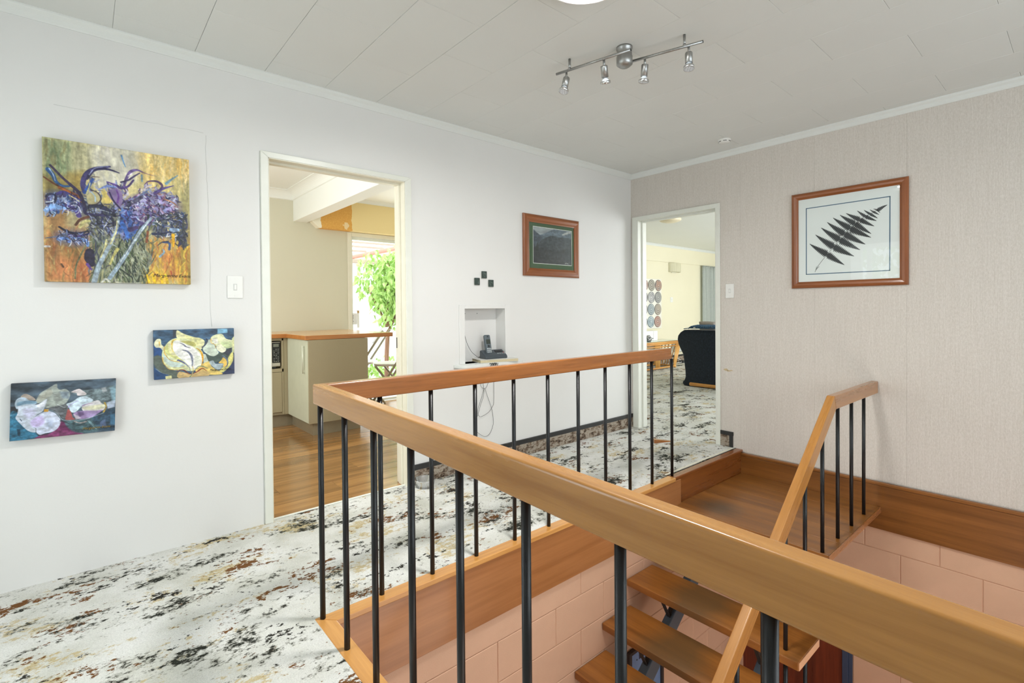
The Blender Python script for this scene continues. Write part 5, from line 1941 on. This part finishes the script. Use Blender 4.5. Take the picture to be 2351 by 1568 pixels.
# left run: microwave tower under the worktop
lu = thing('base_cabinet', 'taupe kitchen base cabinet with a microwave niche beside the doorway', 'cabinet', (-3.0, 2.6, 0))
CX = -2.500
carc = MB()
carc.box(-4.2, CX, 2.30, KY - .002, .12, .145).box(-4.2, CX, 2.285, KY - .002, .540, .572, .001, 1).box(-4.2, CX, 2.285, KY - .002, .846, .870, .001, 1)
carc.box(CX - .014, CX, 2.285, KY - .002, .12, .87, .001, 1).box(-4.2, CX, KY - .02, KY - .003, .12, .87).box(-3.10, -3.08, 2.285, KY - .002, .12, .87)
carc.build('carcass', M['cab'], lu)
MB().box(-3.078, CX - .016, 2.283, 2.301, .148, .537, .0015, 1).build('door', M['cab'], lu)
MB().box(-4.19, -3.104, 2.283, 2.301, .148, .842, .0015, 1).build('door', M['cab'], lu)
MB().box(CX, -2.447, 2.290, 2.33, .12, .870).build('filler_panel', M['cab'], lu)
MB().box(-4.2, -2.402, 2.335, 2.350, 0, .119).build('kickboard', M['kick'], lu)

mw = thing('microwave_oven', 'black and silver microwave oven in the kitchen cabinet niche', 'microwave', (-2.78, 2.55, .572))
MB().box(-3.05, -2.522, 2.305, 2.75, .592, .834, .004, 2).build('body', plain('silver_plastic', C(176, 172, 156), .35, .2), mw)
MB().box(-3.04, -2.602, 2.297, 2.306, .598, .83, .002, 1).build('door', plain('black_glass', C(26, 28, 28), .12), mw)
MB().box(-2.597, -2.526, 2.297, 2.306, .632, .826, .001, 1).build('control_panel', plain('black_panel', C(30, 32, 32), .25), mw)
MB().box(-2.597, -2.526, 2.294, 2.306, .598, .629, .003, 1).build('open_button', plain('silver_button', C(186, 182, 166), .35, .2), mw)
MB().box(-2.588, -2.538, 2.2955, 2.2975, .786, .816).build('display', plain('display_grey', C(120, 124, 112), .3), mw)
b = MB()
for r in range(9):
    for q in range(3):
        if (r * 3 + q) % 5 != 4:
            b.box(-2.587 + q * .019, -2.575 + q * .019 - .003 * (r % 2), 2.2958, 2.2975, .642 + r * .0148, .6465 + r * .0148)
b.build('button_print', plain('print_grey', C(150, 152, 146), .5), mw)
b = MB()
for fx in (-3.0, -2.57):
    b.box(fx - .015, fx + .015, 2.33, 2.36, .573, .592).box(fx - .015, fx + .015, 2.68, 2.71, .573, .592)
b.build('foot', M['dark'], mw)

# peninsula
pe = thing('peninsula_cabinet', 'taupe kitchen peninsula cabinet with a sage door and long handle', 'cabinet', (-2.18, 2.2, 0))
MB().box(-2.442, -1.912, 1.702, KY - .002, .12, .870).build('carcass', M['cab'], pe)
MB().box(-2.460, -1.900, 1.684, 1.702, .118, .870, .001, 1).build('end_panel', M['cab'], pe)
pd = MB().box(-2.460, -2.4425, 1.703, 2.285, .120, .868, .0015, 1).build('door', M['cabdoor'], pe)
MB().cyl((-2.478, 1.785, .566), (-2.478, 1.785, .820), .0055, 10).cyl((-2.478, 1.785, .575), (-2.459, 1.785, .575), .005, 10).cyl((-2.478, 1.785, .812), (-2.459, 1.785, .812), .005, 10).build('handle', plain('satin_handle', C(206, 208, 190), .35, .2), pd)
MB().box(-2.410, -1.962, 1.735, 1.750, 0, .118).box(-2.410, -2.396, 1.750, 2.333, 0, .118).box(-1.975, -1.962, 1.75, KY - .01, 0, .118).build('kickboard', M['kick'], pe)

wt = thing('worktop', 'honey timber L-shaped kitchen worktop', 'worktop', (-2.2, 2.3, .871))
o = MB().prism([(-4.2, 2.245), (-2.482, 2.245), (-2.482, 1.690), (-1.632, 1.690), (-1.632, KY - .001), (-4.2, KY - .001)], 'z', .8715, .9115, .003, 2)
o.build('top', M['top'], wt)
MB().box(-2.4825, -1.632, 1.688, 1.6905, .873, .910, .0008, 1).box(-4.2, -2.4825, 2.243, 2.2455, .873, .910, .0008, 1).build('edge', M['topedge'], wt)
MB().box(-2.4845, -2.4815, 1.69, 2.243, .873, .910, .0008, 1).build('edge', M['topedge'], wt)


# folding stools
def folding_stool(loc, rot, label):
    t = thing('folding_stool', label, 'stool', loc, rot, 'white folding stools by the sliding door')
    tub = plain('taupe_steel_tube', C(176, 172, 152), .4, .0) if 'taupe_steel_tube' not in bpy.data.materials else bpy.data.materials['taupe_steel_tube']
    # local: faces +x, width along y
    for s in (-1, 1):
        MB().tube([(-.30, s * .20, .90), (-.05, s * .20, .52), (.27, s * .20, .0)], .0125, 10).build('frame_leg', tub, t, local=True)
        MB().tube([(.17, s * .165, .515), (-.02, s * .165, .27), (-.24, s * .165, .0)], .0125, 10).build('rear_leg', tub, t, local=True)
    MB().tube([(.20, -.20, .115), (.20, .20, .115)], .009, 8).build('cross_bar', tub, t, local=True)
    MB().tube([(-.16, -.165, .10), (-.16, .165, .10)], .009, 8).build('cross_bar', tub, t, local=True)
    seat = []
    for i in range(20):
        a = 2 * PI * i / 20
        seat.append((.02 + .19 * math.copysign(abs(math.cos(a)) ** .6, math.cos(a)), .185 * math.copysign(abs(math.sin(a)) ** .6, math.sin(a))))
    MB().prism(seat, 'z', .512, .538, .008, 2).build('seat', M['whiteplastic'], t, local=True)
    bk_ = []
    for i in range(11):
        u = -1 + 2 * i / 10
        bk_.append((u * .205, .028 * u * u))
    b = MB()
    rows = [(.755, -.165), (.80, -.195), (.86, -.232), (.915, -.268), (.935, -.280)]
    V = []
    for z, x in rows:
        V.append([b.bm.verts.new((x - .035 + c, y_ * (1 if z < .92 else .9), z)) for y_, c in bk_])
    for A_, B_ in zip(V, V[1:]):
        for i in range(10):
            b.bm.faces.new((A_[i], A_[i + 1], B_[i + 1], B_[i]))
    r_ = bmesh.ops.solidify(b.bm, geom=b.bm.faces[:], thickness=.012)
    b.build('backrest', M['whiteplastic'], t, smooth=True, local=True)
    return t


ang = math.atan2(.62, -.78)
folding_stool((-1.30, 2.32, 0), ang, 'white folding stool nearest the doorway, right of the worktop end')
folding_stool((-1.50, 2.74, 0), ang, 'white folding stool half hidden behind the worktop by the sliding door')

# ---- garden outside the sliding door
ground = plain('pale_concrete', C(214, 210, 204), .9, var=.06, scale=3)
struct(MB().box(-9, 6, KY + .14, 14, -.12, -.05).build('ground_patio', ground), 'pale sunlit patio outside the kitchen', 'ground')
struct(MB().box(-12, -5.06, -6, 2, -.4, -.3).build('ground_entry', ground), 'pale path outside the entrance', 'ground')
nb = thing('neighbour_house', 'white rendered house with a pale pink tiled hip roof beyond the garden', 'house', (3.0, 10.0, -.05))
MB().box(-1.5, 9.0, 9.35, 9.6, -.05, 2.40).build('wall', plain('white_render', C(236, 236, 234), .9, var=.02, scale=2), nb)
roofm = plain('pink_roof_tile', C(222, 178, 160), .85, var=.08, scale=6)
# front slope of the hip roof laid as overlapping tile courses, and the hip slope to the left
for i in range(11):
    y_, z_ = 9.0 + .27 * i, 2.385 + .155 * i
    xl = 1.02 + .62 * i
    MB().prism([(y_, z_), (y_ + .30, z_ + .168), (y_ + .30, z_ + .190), (y_, z_ + .024)], 'x', xl, 9.4).build('roof_course', roofm, nb)
for i in range(11):
    x_ = 1.0 - .0
    y_, z_ = 9.0 + .27 * i, 2.385 + .155 * i
    MB().prism([(-1.9, z_ - .012), (1.05 + .62 * i, z_), (1.05 + .62 * i, z_ + .022), (-1.9, z_ + .010)], 'y', y_ + .14, y_ + .44).build('roof_course', roofm, nb)
MB().cyl((.96, 8.99, 2.40), (7.2, 11.7, 4.06), .06, 8).build('hip_ridge', plain('ridge_tile', C(206, 150, 130), .85), nb)
MB().box(.98, 9.4, 8.93, 9.01, 2.30, 2.39, .01, 1).build('gutter', plain('gutter_brown', C(170, 150, 130), .6), nb)

lf = NT('spring_leaf')
oi = lf.noise(lf.coord(), 9, 2)
lcol = lf.ramp(oi, [(.25, C(132, 176, 76)), (.5, C(184, 218, 122)), (.75, C(220, 238, 176))])
lf.b.inputs['Transmission Weight'].default_value = 0
leafm = lf.out(lcol, .5)
bark = wood('bark', C(120, 84, 64), C(172, 128, 104), 'z', .8, 0, 2.0)


def leaf_cloud(name, parent, blobs, n, size, mat):
    r = random.Random(hash(name) % 1000 + n)
    V, F = [], []
    tot = sum(b_[3] ** 2 for b_ in blobs)
    for (cx, cy_, cz, rad, rz) in blobs:
        for _ in range(int(n * rad * rad / tot)):
            while True:
                p = Vector((r.uniform(-1, 1), r.uniform(-1, 1), r.uniform(-1, 1)))
                if .25 < p.length < 1:
                    break
            p = Vector((cx + p.x * rad, cy_ + p.y * rad, cz + p.z * rz))
            d_ = Vector((r.gauss(0, .5), r.gauss(0, .5), -1 + r.gauss(0, .4))).normalized()
            s_ = d_.cross(Vector((r.gauss(0, 1), r.gauss(0, 1), r.gauss(0, .4)))).normalized()
            L = size * r.uniform(.6, 1.3)
            w_ = L * .27
            n_ = d_.cross(s_)
            i0 = len(V)
            V += [p, p + d_ * L * .35 + s_ * w_ + n_ * .01, p + d_ * L, p + d_ * L * .35 - s_ * w_ + n_ * .01]
            F.append((i0, i0 + 1, i0 + 2, i0 + 3))
    me = bpy.data.meshes.new(name)
    o0 = world_origin(parent)
    me.from_pydata([tuple(v - o0) for v in V], [], F)
    me.materials.append(mat)
    o = bpy.data.objects.new(name, me)
    COL.objects.link(o)
    o.parent = parent
    o['kind'] = 'stuff'
    return o


tr = thing('garden_tree', 'young garden tree with drooping light green leaves outside the sliding door', 'tree', (-.24, 4.6, -.05))
MB().tube([(-.26, 4.6, -.05), (-.25, 4.6, .4), (-.22, 4.61, .8), (-.24, 4.62, 1.3), (-.18, 4.65, 1.9)], .035, 10).build('trunk', bark, tr)
MB().tube([(-.24, 4.62, .7), (-.10, 4.60, 1.0), (.08, 4.6, 1.4)], .02, 8).build('branch', bark, tr)
MB().tube([(-.24, 4.62, .95), (-.42, 4.60, 1.2), (-.55, 4.6, 1.5)], .016, 8).build('branch', bark, tr)
leaf_cloud('leaf_cluster', tr, [(-.36, 4.55, 1.66, .42, .50), (.10, 4.6, 1.75, .5, .5), (-.22, 4.55, 1.25, .34, .40), (.15, 4.6, 1.20, .42, .45), (-.12, 4.5, 1.5, .4, .4)], 1700, .125, leafm)
bs = thing('garden_bush', 'low green bush on the ground below the garden tree', 'bush', (-.3, 5.2, -.05))
leaf_cloud('leaf_cluster', bs, [(-.45, 5.2, .12, .35, .2), (.1, 5.2, .14, .35, .22), (.6, 5.3, .14, .35, .22)], 500, .09, leafm)
MB().cyl((-.3, 5.2, -.05), (-.3, 5.2, .12), .015, 8).build('stem', bark, bs)
tr = thing('entrance_tree', 'green tree outside the entrance sidelight, seen only in reflection', 'tree', (-7.2, -1.4, -.3))
MB().cyl((-7.2, -1.4, -.3), (-7.2, -1.4, 1.4), .05, 10).build('trunk', bark, tr)
leaf_cloud('leaf_cluster', tr, [(-7.2, -1.4, 2.2, .9, .8), (-7.3, -.6, 1.9, .7, .7)], 700, .18, leafm)

# ================================================================== LIVING ROOM (through the right doorway)
LY, LX = 2.77, 7.6
struct(MB().box(WT, LX + .1, LY, LY + .12, -.25, 2.46).build('wall_living_left', M['lwall']), 'cream living room wall with the plate artwork', 'wall')
struct(MB().box(LX, LX + .1, -3.1, LY, -.25, 2.46).build('wall_living_far', M['lwall']), 'cream far wall of the living room', 'wall')
w = MB()
w.box(WT, 2.2, -3.1, -3.0, -.25, 2.46).box(6.2, LX, -3.1, -3.0, -.25, 2.46).box(2.2, 6.2, -3.1, -3.0, -.25, .35).box(2.2, 6.2, -3.1, -3.0, 2.15, 2.46)
struct(w.build('wall_living_window', M['lwall']), 'cream living room wall with a wide window, out of view', 'wall')
struct(MB().box(WT, LX + .1, -3.1, LY + .1, H + .001, H + .05).build('ceiling_living', M['lceil']), 'textured white living room ceiling', 'ceiling')
struct(MB().box(WT, LX, -3.0, LY, -.012, 0).build('floor_living', M['carpet']), 'patterned cream carpet of the living room', 'floor')
struct(MB().box(WT, LX, LY - .020, LY, 2.058, H, .002, 1).build('trim_15', M['lwall']), 'cream pelmet band under the living room ceiling', 'trim')
struct(MB().prism([(LY - .02 + y_, H + z_) for y_, z_ in prof], 'x', WT, LX).build('trim_16', M['cornice']), 'white cornice of the living room', 'trim')
b = struct(MB().box(WT, LX, LY - .012, LY, 0, .118).build('baseboard_living', M['upstand']), 'carpet upstand along the cream living room wall', 'baseboard')
MB().box(WT, LX, LY - .014, LY, .118, .152).build('capping_strip', M['black'], b)

# artwork of round plates
pa = thing('plate_artwork', 'white panel with rows of round grey, blue and rust stoneware discs', 'artwork', (4.44, LY, 1.2))
MB().box(4.10, 4.785, LY - .032, LY - .001, .725, 1.703, .003, 1).build('panel', plain('artwork_white', C(232, 230, 220), .7), pa)
cols = [((168, 150, 138), (140, 140, 122), (118, 122, 126)), ((132, 132, 134), (126, 128, 138), (126, 128, 130)), ((150, 146, 142), (128, 148, 160), (148, 138, 128)), ((140, 148, 150), (112, 142, 160), (166, 130, 120))]
acc = [((172, 120, 96), (160, 150, 140), (176, 118, 84)), ((110, 110, 112), (206, 206, 208), (150, 152, 154)), ((150, 146, 142), (160, 176, 184), (176, 160, 140)), ((150, 150, 150), (176, 196, 206), (186, 110, 84))]
for r in range(4):
    for q in range(3):
        cx, cz = 4.205 + q * .2325 - r * .010, (1.575, 1.338, 1.103, .860)[r]
        m_ = NT('glazed_disc')
        v = m_.coord(loc=(r * 3.0, q * 5.0, r + q))
        rr = m_.n('VectorMath', operation='LENGTH')
        n1 = m_.noise(v, 12, 4)
        base_ = m_.ramp(n1, [(.35, C(*cols[r][q])), (.65, C(*acc[r][q]))])
        wv = m_.n('TexWave', wave_type='RINGS', rings_direction='SPHERICAL')
        wv.inputs['Scale'].default_value = 9
        wv.inputs['Distortion'].default_value = 3
        m_.l(m_.coord(loc=(-(cx - 4.44), .03, -(cz - 1.2))), wv.inputs['Vector'])
        dm = m_.out(m_.mix(.4, base_, m_.ramp(wv.outputs['Fac'], [(.2, C(96, 98, 100)), (.8, C(214, 212, 208))])), .35)
        MB().lathe([(.108, 0), (.112, .004), (.111, .009), (.100, .010), (.086, .0085), (.04, .007), (0, .0075)], (cx, LY - .032, cz), (0, -1, 0), 28).build('disc', dm, pa)

# wall light, switch, ceiling light
sc = thing('wall_sconce', 'half round cream fabric wall light under the living room pelmet', 'wall light', (5.27, LY, 1.86))
hs_ = []
for i in range(15):
    a = PI * i / 14
    hs_.append((5.275 + .185 * math.cos(a), LY - .001 - .13 * math.sin(a)))
MB().prism(hs_, 'z', 1.862, 2.045, .003, 1).build('shade', wood('ribbed_shade', C(196, 190, 160), C(222, 218, 192), 'z', .8, 0, 1.5), sc)
MB().box(5.19, 5.36, LY - .02, LY, 1.846, 1.862).build('bracket', M['trim_warm'], sc)
switch('light_switch', 'white light switch on the cream living room wall', (5.20, LY, 1.296), 'y', .046, .052)
cl = thing('living_ceiling_light', 'flat round cream ceiling light just inside the living room doorway', 'ceiling light', (2.40, 1.06, H))
MB().lathe([(.15, H + .001), (.15, H - .02), (.13, H - .035), (.07, H - .05), (0, H - .053)], (2.40, 1.06, 0), n=32).build('shade', plain('cream_glass', C(238, 226, 196), .3), cl)

# curtain
cu = thing('curtain', 'grey pleated curtain hanging at the end of the cream living room wall', 'curtain', (6.9, LY - .06, .03))
b = MB()
nx, nz_ = 150, 12
g = []
for j in range(nz_ + 1):
    z = .03 + (2.045 - .03) * j / nz_
    top = max(0, (z - 1.9) / .15)
    rowv = []
    for i in range(nx + 1):
        u = i / nx
        ph_ = u * 2 * PI * 8 + .9 * math.sin(u * 17)
        amp = .024 * (1 - .45 * top) * (1 + .35 * math.sin(u * 23 + 1))
        rowv.append(b.bm.verts.new((6.335 + u * 1.22 + .012 * math.sin(ph_ * 2), LY - .075 + amp * math.sin(ph_) + .006 * math.sin(ph_ * 3 + z), z)))
    g.append(rowv)
for A_, B_ in zip(g, g[1:]):
    for i in range(nx):
        b.bm.faces.new((A_[i], A_[i + 1], B_[i + 1], B_[i]))
bmesh.ops.solidify(b.bm, geom=b.bm.faces[:], thickness=.003)
b.build('drape', plain('grey_curtain_fabric', C(222, 228, 222), .85, var=.05, scale=40, bump=.2), cu, smooth=True)
MB().box(6.33, 7.56, LY - .085, LY - .065, 2.03, 2.052).build('heading_tape', plain('curtain_tape', C(150, 154, 146), .9), cu)

# sofa seen from behind
so = thing('sofa', 'dark navy velvet sofa with flared arms and a timber base rail, seen from behind', 'sofa', (3.1, .02, 0))
velvet = NT('navy_velvet')
vn = velvet.noise(velvet.coord(), 40, 5, .7)
velvet.b.inputs['Sheen Weight'].default_value = .5
velvet_m = velvet.out(velvet.ramp(vn, [(.3, C(12, 20, 30)), (.55, C(26, 38, 52)), (.8, C(46, 60, 78))]), .9, spec=.1)
left = [(.985, .812), (1.045, .775), (1.085, .725), (1.094, .670), (1.080, .600), (1.045, .530), (1.005, .455), (.985, .330), (.972, .215), (.968, .130), (.985, .085), (1.012, .060), (1.016, .030), (.990, .004), (.930, .0)]
CYS = .02
prof_s = left + [(2 * CYS - y_, z_) for y_, z_ in left[::-1]]
MB().prism(prof_s, 'x', 2.625, 2.86, .022, 3).build('back', velvet_m, so, smooth=True)
for s in (1, -1):
    arm = [(.985, .60), (1.05, .60), (1.088, .56), (1.080, .50), (1.04, .44), (1.0, .36), (.972, .21), (.968, .06), (.80, .06), (.80, .56), (.84, .60)]
    pp = [(y_ if s > 0 else 2 * CYS - y_, z_) for y_, z_ in arm]
    MB().prism(pp, 'x', 2.80, 3.55, .03, 3).build('arm', velvet_m, so, smooth=True)
MB().box(2.80, 3.55, -.76, .80, .06, .47, .04, 3).build('seat', velvet_m, so, smooth=True)
MB().box(2.606, 2.65, -.86, .905, .010, .060, .02, 4).build('base_rail', wood('blond_rail', C(196, 134, 66), C(222, 164, 92), 'y', .35, .2), so)
MB().tube([(2.63, .99, .826), (2.625, .90, .838), (2.622, .60, .840), (2.622, 0, .840), (2.622, -.9, .836)], .006, 8).build('piping', plain('blue_piping', C(70, 104, 138), .6), so)
b = MB()
n_ = 60
rows = []
for j, (x_, z_) in enumerate(((2.598, .846), (2.608, .868), (2.70, .884), (2.82, .882), (2.885, .855))):
    rows.append([b.bm.verts.new((x_ + random.uniform(-.006, .006), .90 - 1.75 * i / n_, z_ - (.02 if i in (0, n_) else 0) + random.uniform(-.007, .007))) for i in range(n_ + 1)])
for A_, B_ in zip(rows, rows[1:]):
    for i in range(n_):
        b.bm.faces.new((A_[i], A_[i + 1], B_[i + 1], B_[i]))
bmesh.ops.solidify(b.bm, geom=b.bm.faces[:], thickness=.008)
thr = NT('blue_throw_weave')
thm = thr.out(thr.ramp(thr.noise(thr.coord(), 90, 3, .7), [(.35, C(40, 74, 110)), (.55, C(92, 134, 170)), (.7, C(180, 204, 220))]), .9)
tag(b.build('throw_blanket', thm, smooth=True), 'blue and white woven throw over the back of the navy sofa', 'blanket')


def cushion(name, label, loc, rx, ry, rz, rot, col, seed):
    t = thing(name, label, 'cushion', loc, 0, 'cushions on the navy sofa')
    b = MB()
    n = 14
    R_ = Matrix.Translation(loc) @ Matrix.Rotation(rot, 4, 'X') @ Matrix.Rotation(math.radians(-18), 4, 'Y')
    for sgn in (1, -1):
        G = []
        for j in range(n + 1):
            for i in range(n + 1):
                u, v = -1 + 2 * i / n, -1 + 2 * j / n
                hgt = rx * ((1 - u ** 4) * (1 - v ** 4)) ** .5
                G.append(b.bm.verts.new(R_ @ Vector((sgn * hgt, u * ry * (1 - .05 * v * v), v * rz * (1 - .05 * u * u)))))
        for j in range(n):
            for i in range(n):
                q = [G[j * (n + 1) + i], G[j * (n + 1) + i + 1], G[(j + 1) * (n + 1) + i + 1], G[(j + 1) * (n + 1) + i]]
                b.bm.faces.new(q if sgn > 0 else q[::-1])
    bmesh.ops.remove_doubles(b.bm, verts=b.bm.verts, dist=.0005)
    b.build('cover', plain(name + '_fabric%d' % seed, col, .9, var=.06, scale=30), t, smooth=True)


cushion('cushion', 'large pale grey cushion standing on the navy sofa', (3.16, .485, .715), .10, .285, .235, 0, C(196, 190, 186), 1)
cushion('cushion', 'brown grey cushion at the left end of the navy sofa', (3.24, .935, .772), .06, .135, .158, 0, C(150, 142, 134), 2)

# bamboo coffee table
ct = thing('bamboo_table', 'bamboo coffee table with a glass top and fanned cane legs', 'coffee table', (4.1, 2.5, 0))
bam = wood('bamboo_cane', C(196, 128, 56), C(232, 176, 98), 'x', .35, .3, 1.0)
bamz = wood('bamboo_cane_upright', C(206, 146, 70), C(240, 192, 116), 'z', .35, .3, 1.0)
X0, X1, Y0, Y1 = 3.30, 4.72, 2.28, 2.70
for y_ in (Y0, Y1):
    for z_ in (.462, .492):
        MB().cyl((X0, y_, z_), (X1, y_, z_), .017, 10).build('top_rail', bam, ct)
    MB().cyl((X0 + .06, y_, .415), (X1 - .08, y_, .415), .012, 10).build('top_rail', bam, ct)
    MB().cyl((X0 + .2, y_, .03), (X1 - .2, y_, .03), .016, 10).build('base_rail', bam, ct)
for x_ in (X0, X1):
    for z_ in (.462, .492):
        MB().cyl((x_, Y0, z_), (x_, Y1, z_), .017, 10).build('top_rail', bam, ct)
for x_ in (X0 + .2, X1 - .2):
    MB().cyl((x_, Y0, .03), (x_, Y1, .03), .016, 10).build('base_rail', bam, ct)
for (xt0, xt1, xb0, xb1) in ((X0 + .0, X0 + .16, X0 + .20, X0 + .26), (X1 - .16, X1, X1 - .26, X1 - .20), (3.86, 4.02, 3.88, 4.0)):
    for y_ in (Y0, Y1):
        for i in range(6):
            t = i / 5
            MB().cyl((xb0 + (xb1 - xb0) * t, y_, .02), (xt0 + (xt1 - xt0) * t, y_, .46), .009, 8).build('leg_cane', bamz, ct)
for i in range(6):
    t = i / 5
    MB().cyl((X1 - .2, Y0 + .08 + .25 * t, .03), (X1 - .0, Y0 + .02 + .38 * t, .46), .009, 8).build('leg_cane', bamz, ct)
for z_ in (.0,):
    for x_ in (X0 + .2, X1 - .2):
        for y_ in (Y0, Y1):
            MB().cyl((x_, y_, 0), (x_, y_, .05), .02, 10).build('foot', bamz, ct)
MB().box(X0 + .015, X1 - .015, Y0 + .015, Y1 - .015, .511, .519, .002, 1).build('glass_top', plain('green_glass', C(206, 218, 200), .08), ct)
bx = thing('white_carton', 'white carton standing on the bamboo table', 'carton', (4.08, 2.56, .5195))
MB().box(3.80, 4.28, 2.50, 2.62, .5195, .70, .003, 1).build('box', plain('white_card', C(240, 240, 238), .6), bx)
MB().box(4.14, 4.146, 2.4985, 2.5005, .5195, .695).build('seam', plain('card_seam_grey', C(190, 190, 190), .8), bx)  # grey divider line on the carton front
MB().box(4.09, 4.135, 2.4985, 2.5005, .553, .566).build('printed_mark', M['dark'], bx)
vs_ = thing('speckled_vase', 'small black and white speckled vase at the left of the bamboo table', 'vase', (3.80, 2.38, .5195))
vm = NT('speckled_glaze')
vmm = vm.out(vm.ramp(vm.noise(vm.coord(), 60, 3, .7), [(.47, C(40, 42, 48)), (.55, C(214, 214, 214))]), .4)
MB().lathe([(.045, .5195), (.06, .54), (.066, .57), (.05, .60), (.030, .62), (.034, .635), (.028, .635), (0, .60)], (3.80, 2.38, 0), n=24).build('body', vmm, vs_)
ht = thing('wall_heater', 'pale grey electric wall heater behind the navy sofa', 'heater', (5.45, LY, .23))
MB().box(5.20, 5.90, LY - .09, LY - .001, .225, .40, .008, 2).build('casing', plain('heater_grey', C(196, 198, 194), .5), ht)
b = MB()
for i in range(10):
    b.box(5.24 + i * .065, 5.285 + i * .065, LY - .0915, LY - .0885, .36, .385)
b.build('grille_slot', M['dark'], ht)
ad = thing('power_adaptor', 'black power adaptor with trailing cords on the carpet by the sofa', 'adaptor', (5.36, 2.62, 0))
MB().box(5.30, 5.42, 2.57, 2.66, .002, .05, .005, 2).build('adaptor_body', M['dark'], ad)
MB().tube(smooth_path([(5.36, 2.64, .04), (5.28, 2.70, .10), (5.20, 2.735, .18), (5.16, 2.742, .24)], 6), .006, 6).build('cord', plain('white_cord', C(220, 220, 216), .5), ad)
MB().tube(smooth_path([(5.30, 2.60, .02), (5.1, 2.62, .008), (4.98, 2.66, .008), (5.06, 2.70, .05), (5.18, 2.735, .10)], 6), .006, 6).build('cord', bpy.data.materials['white_cord'], ad)
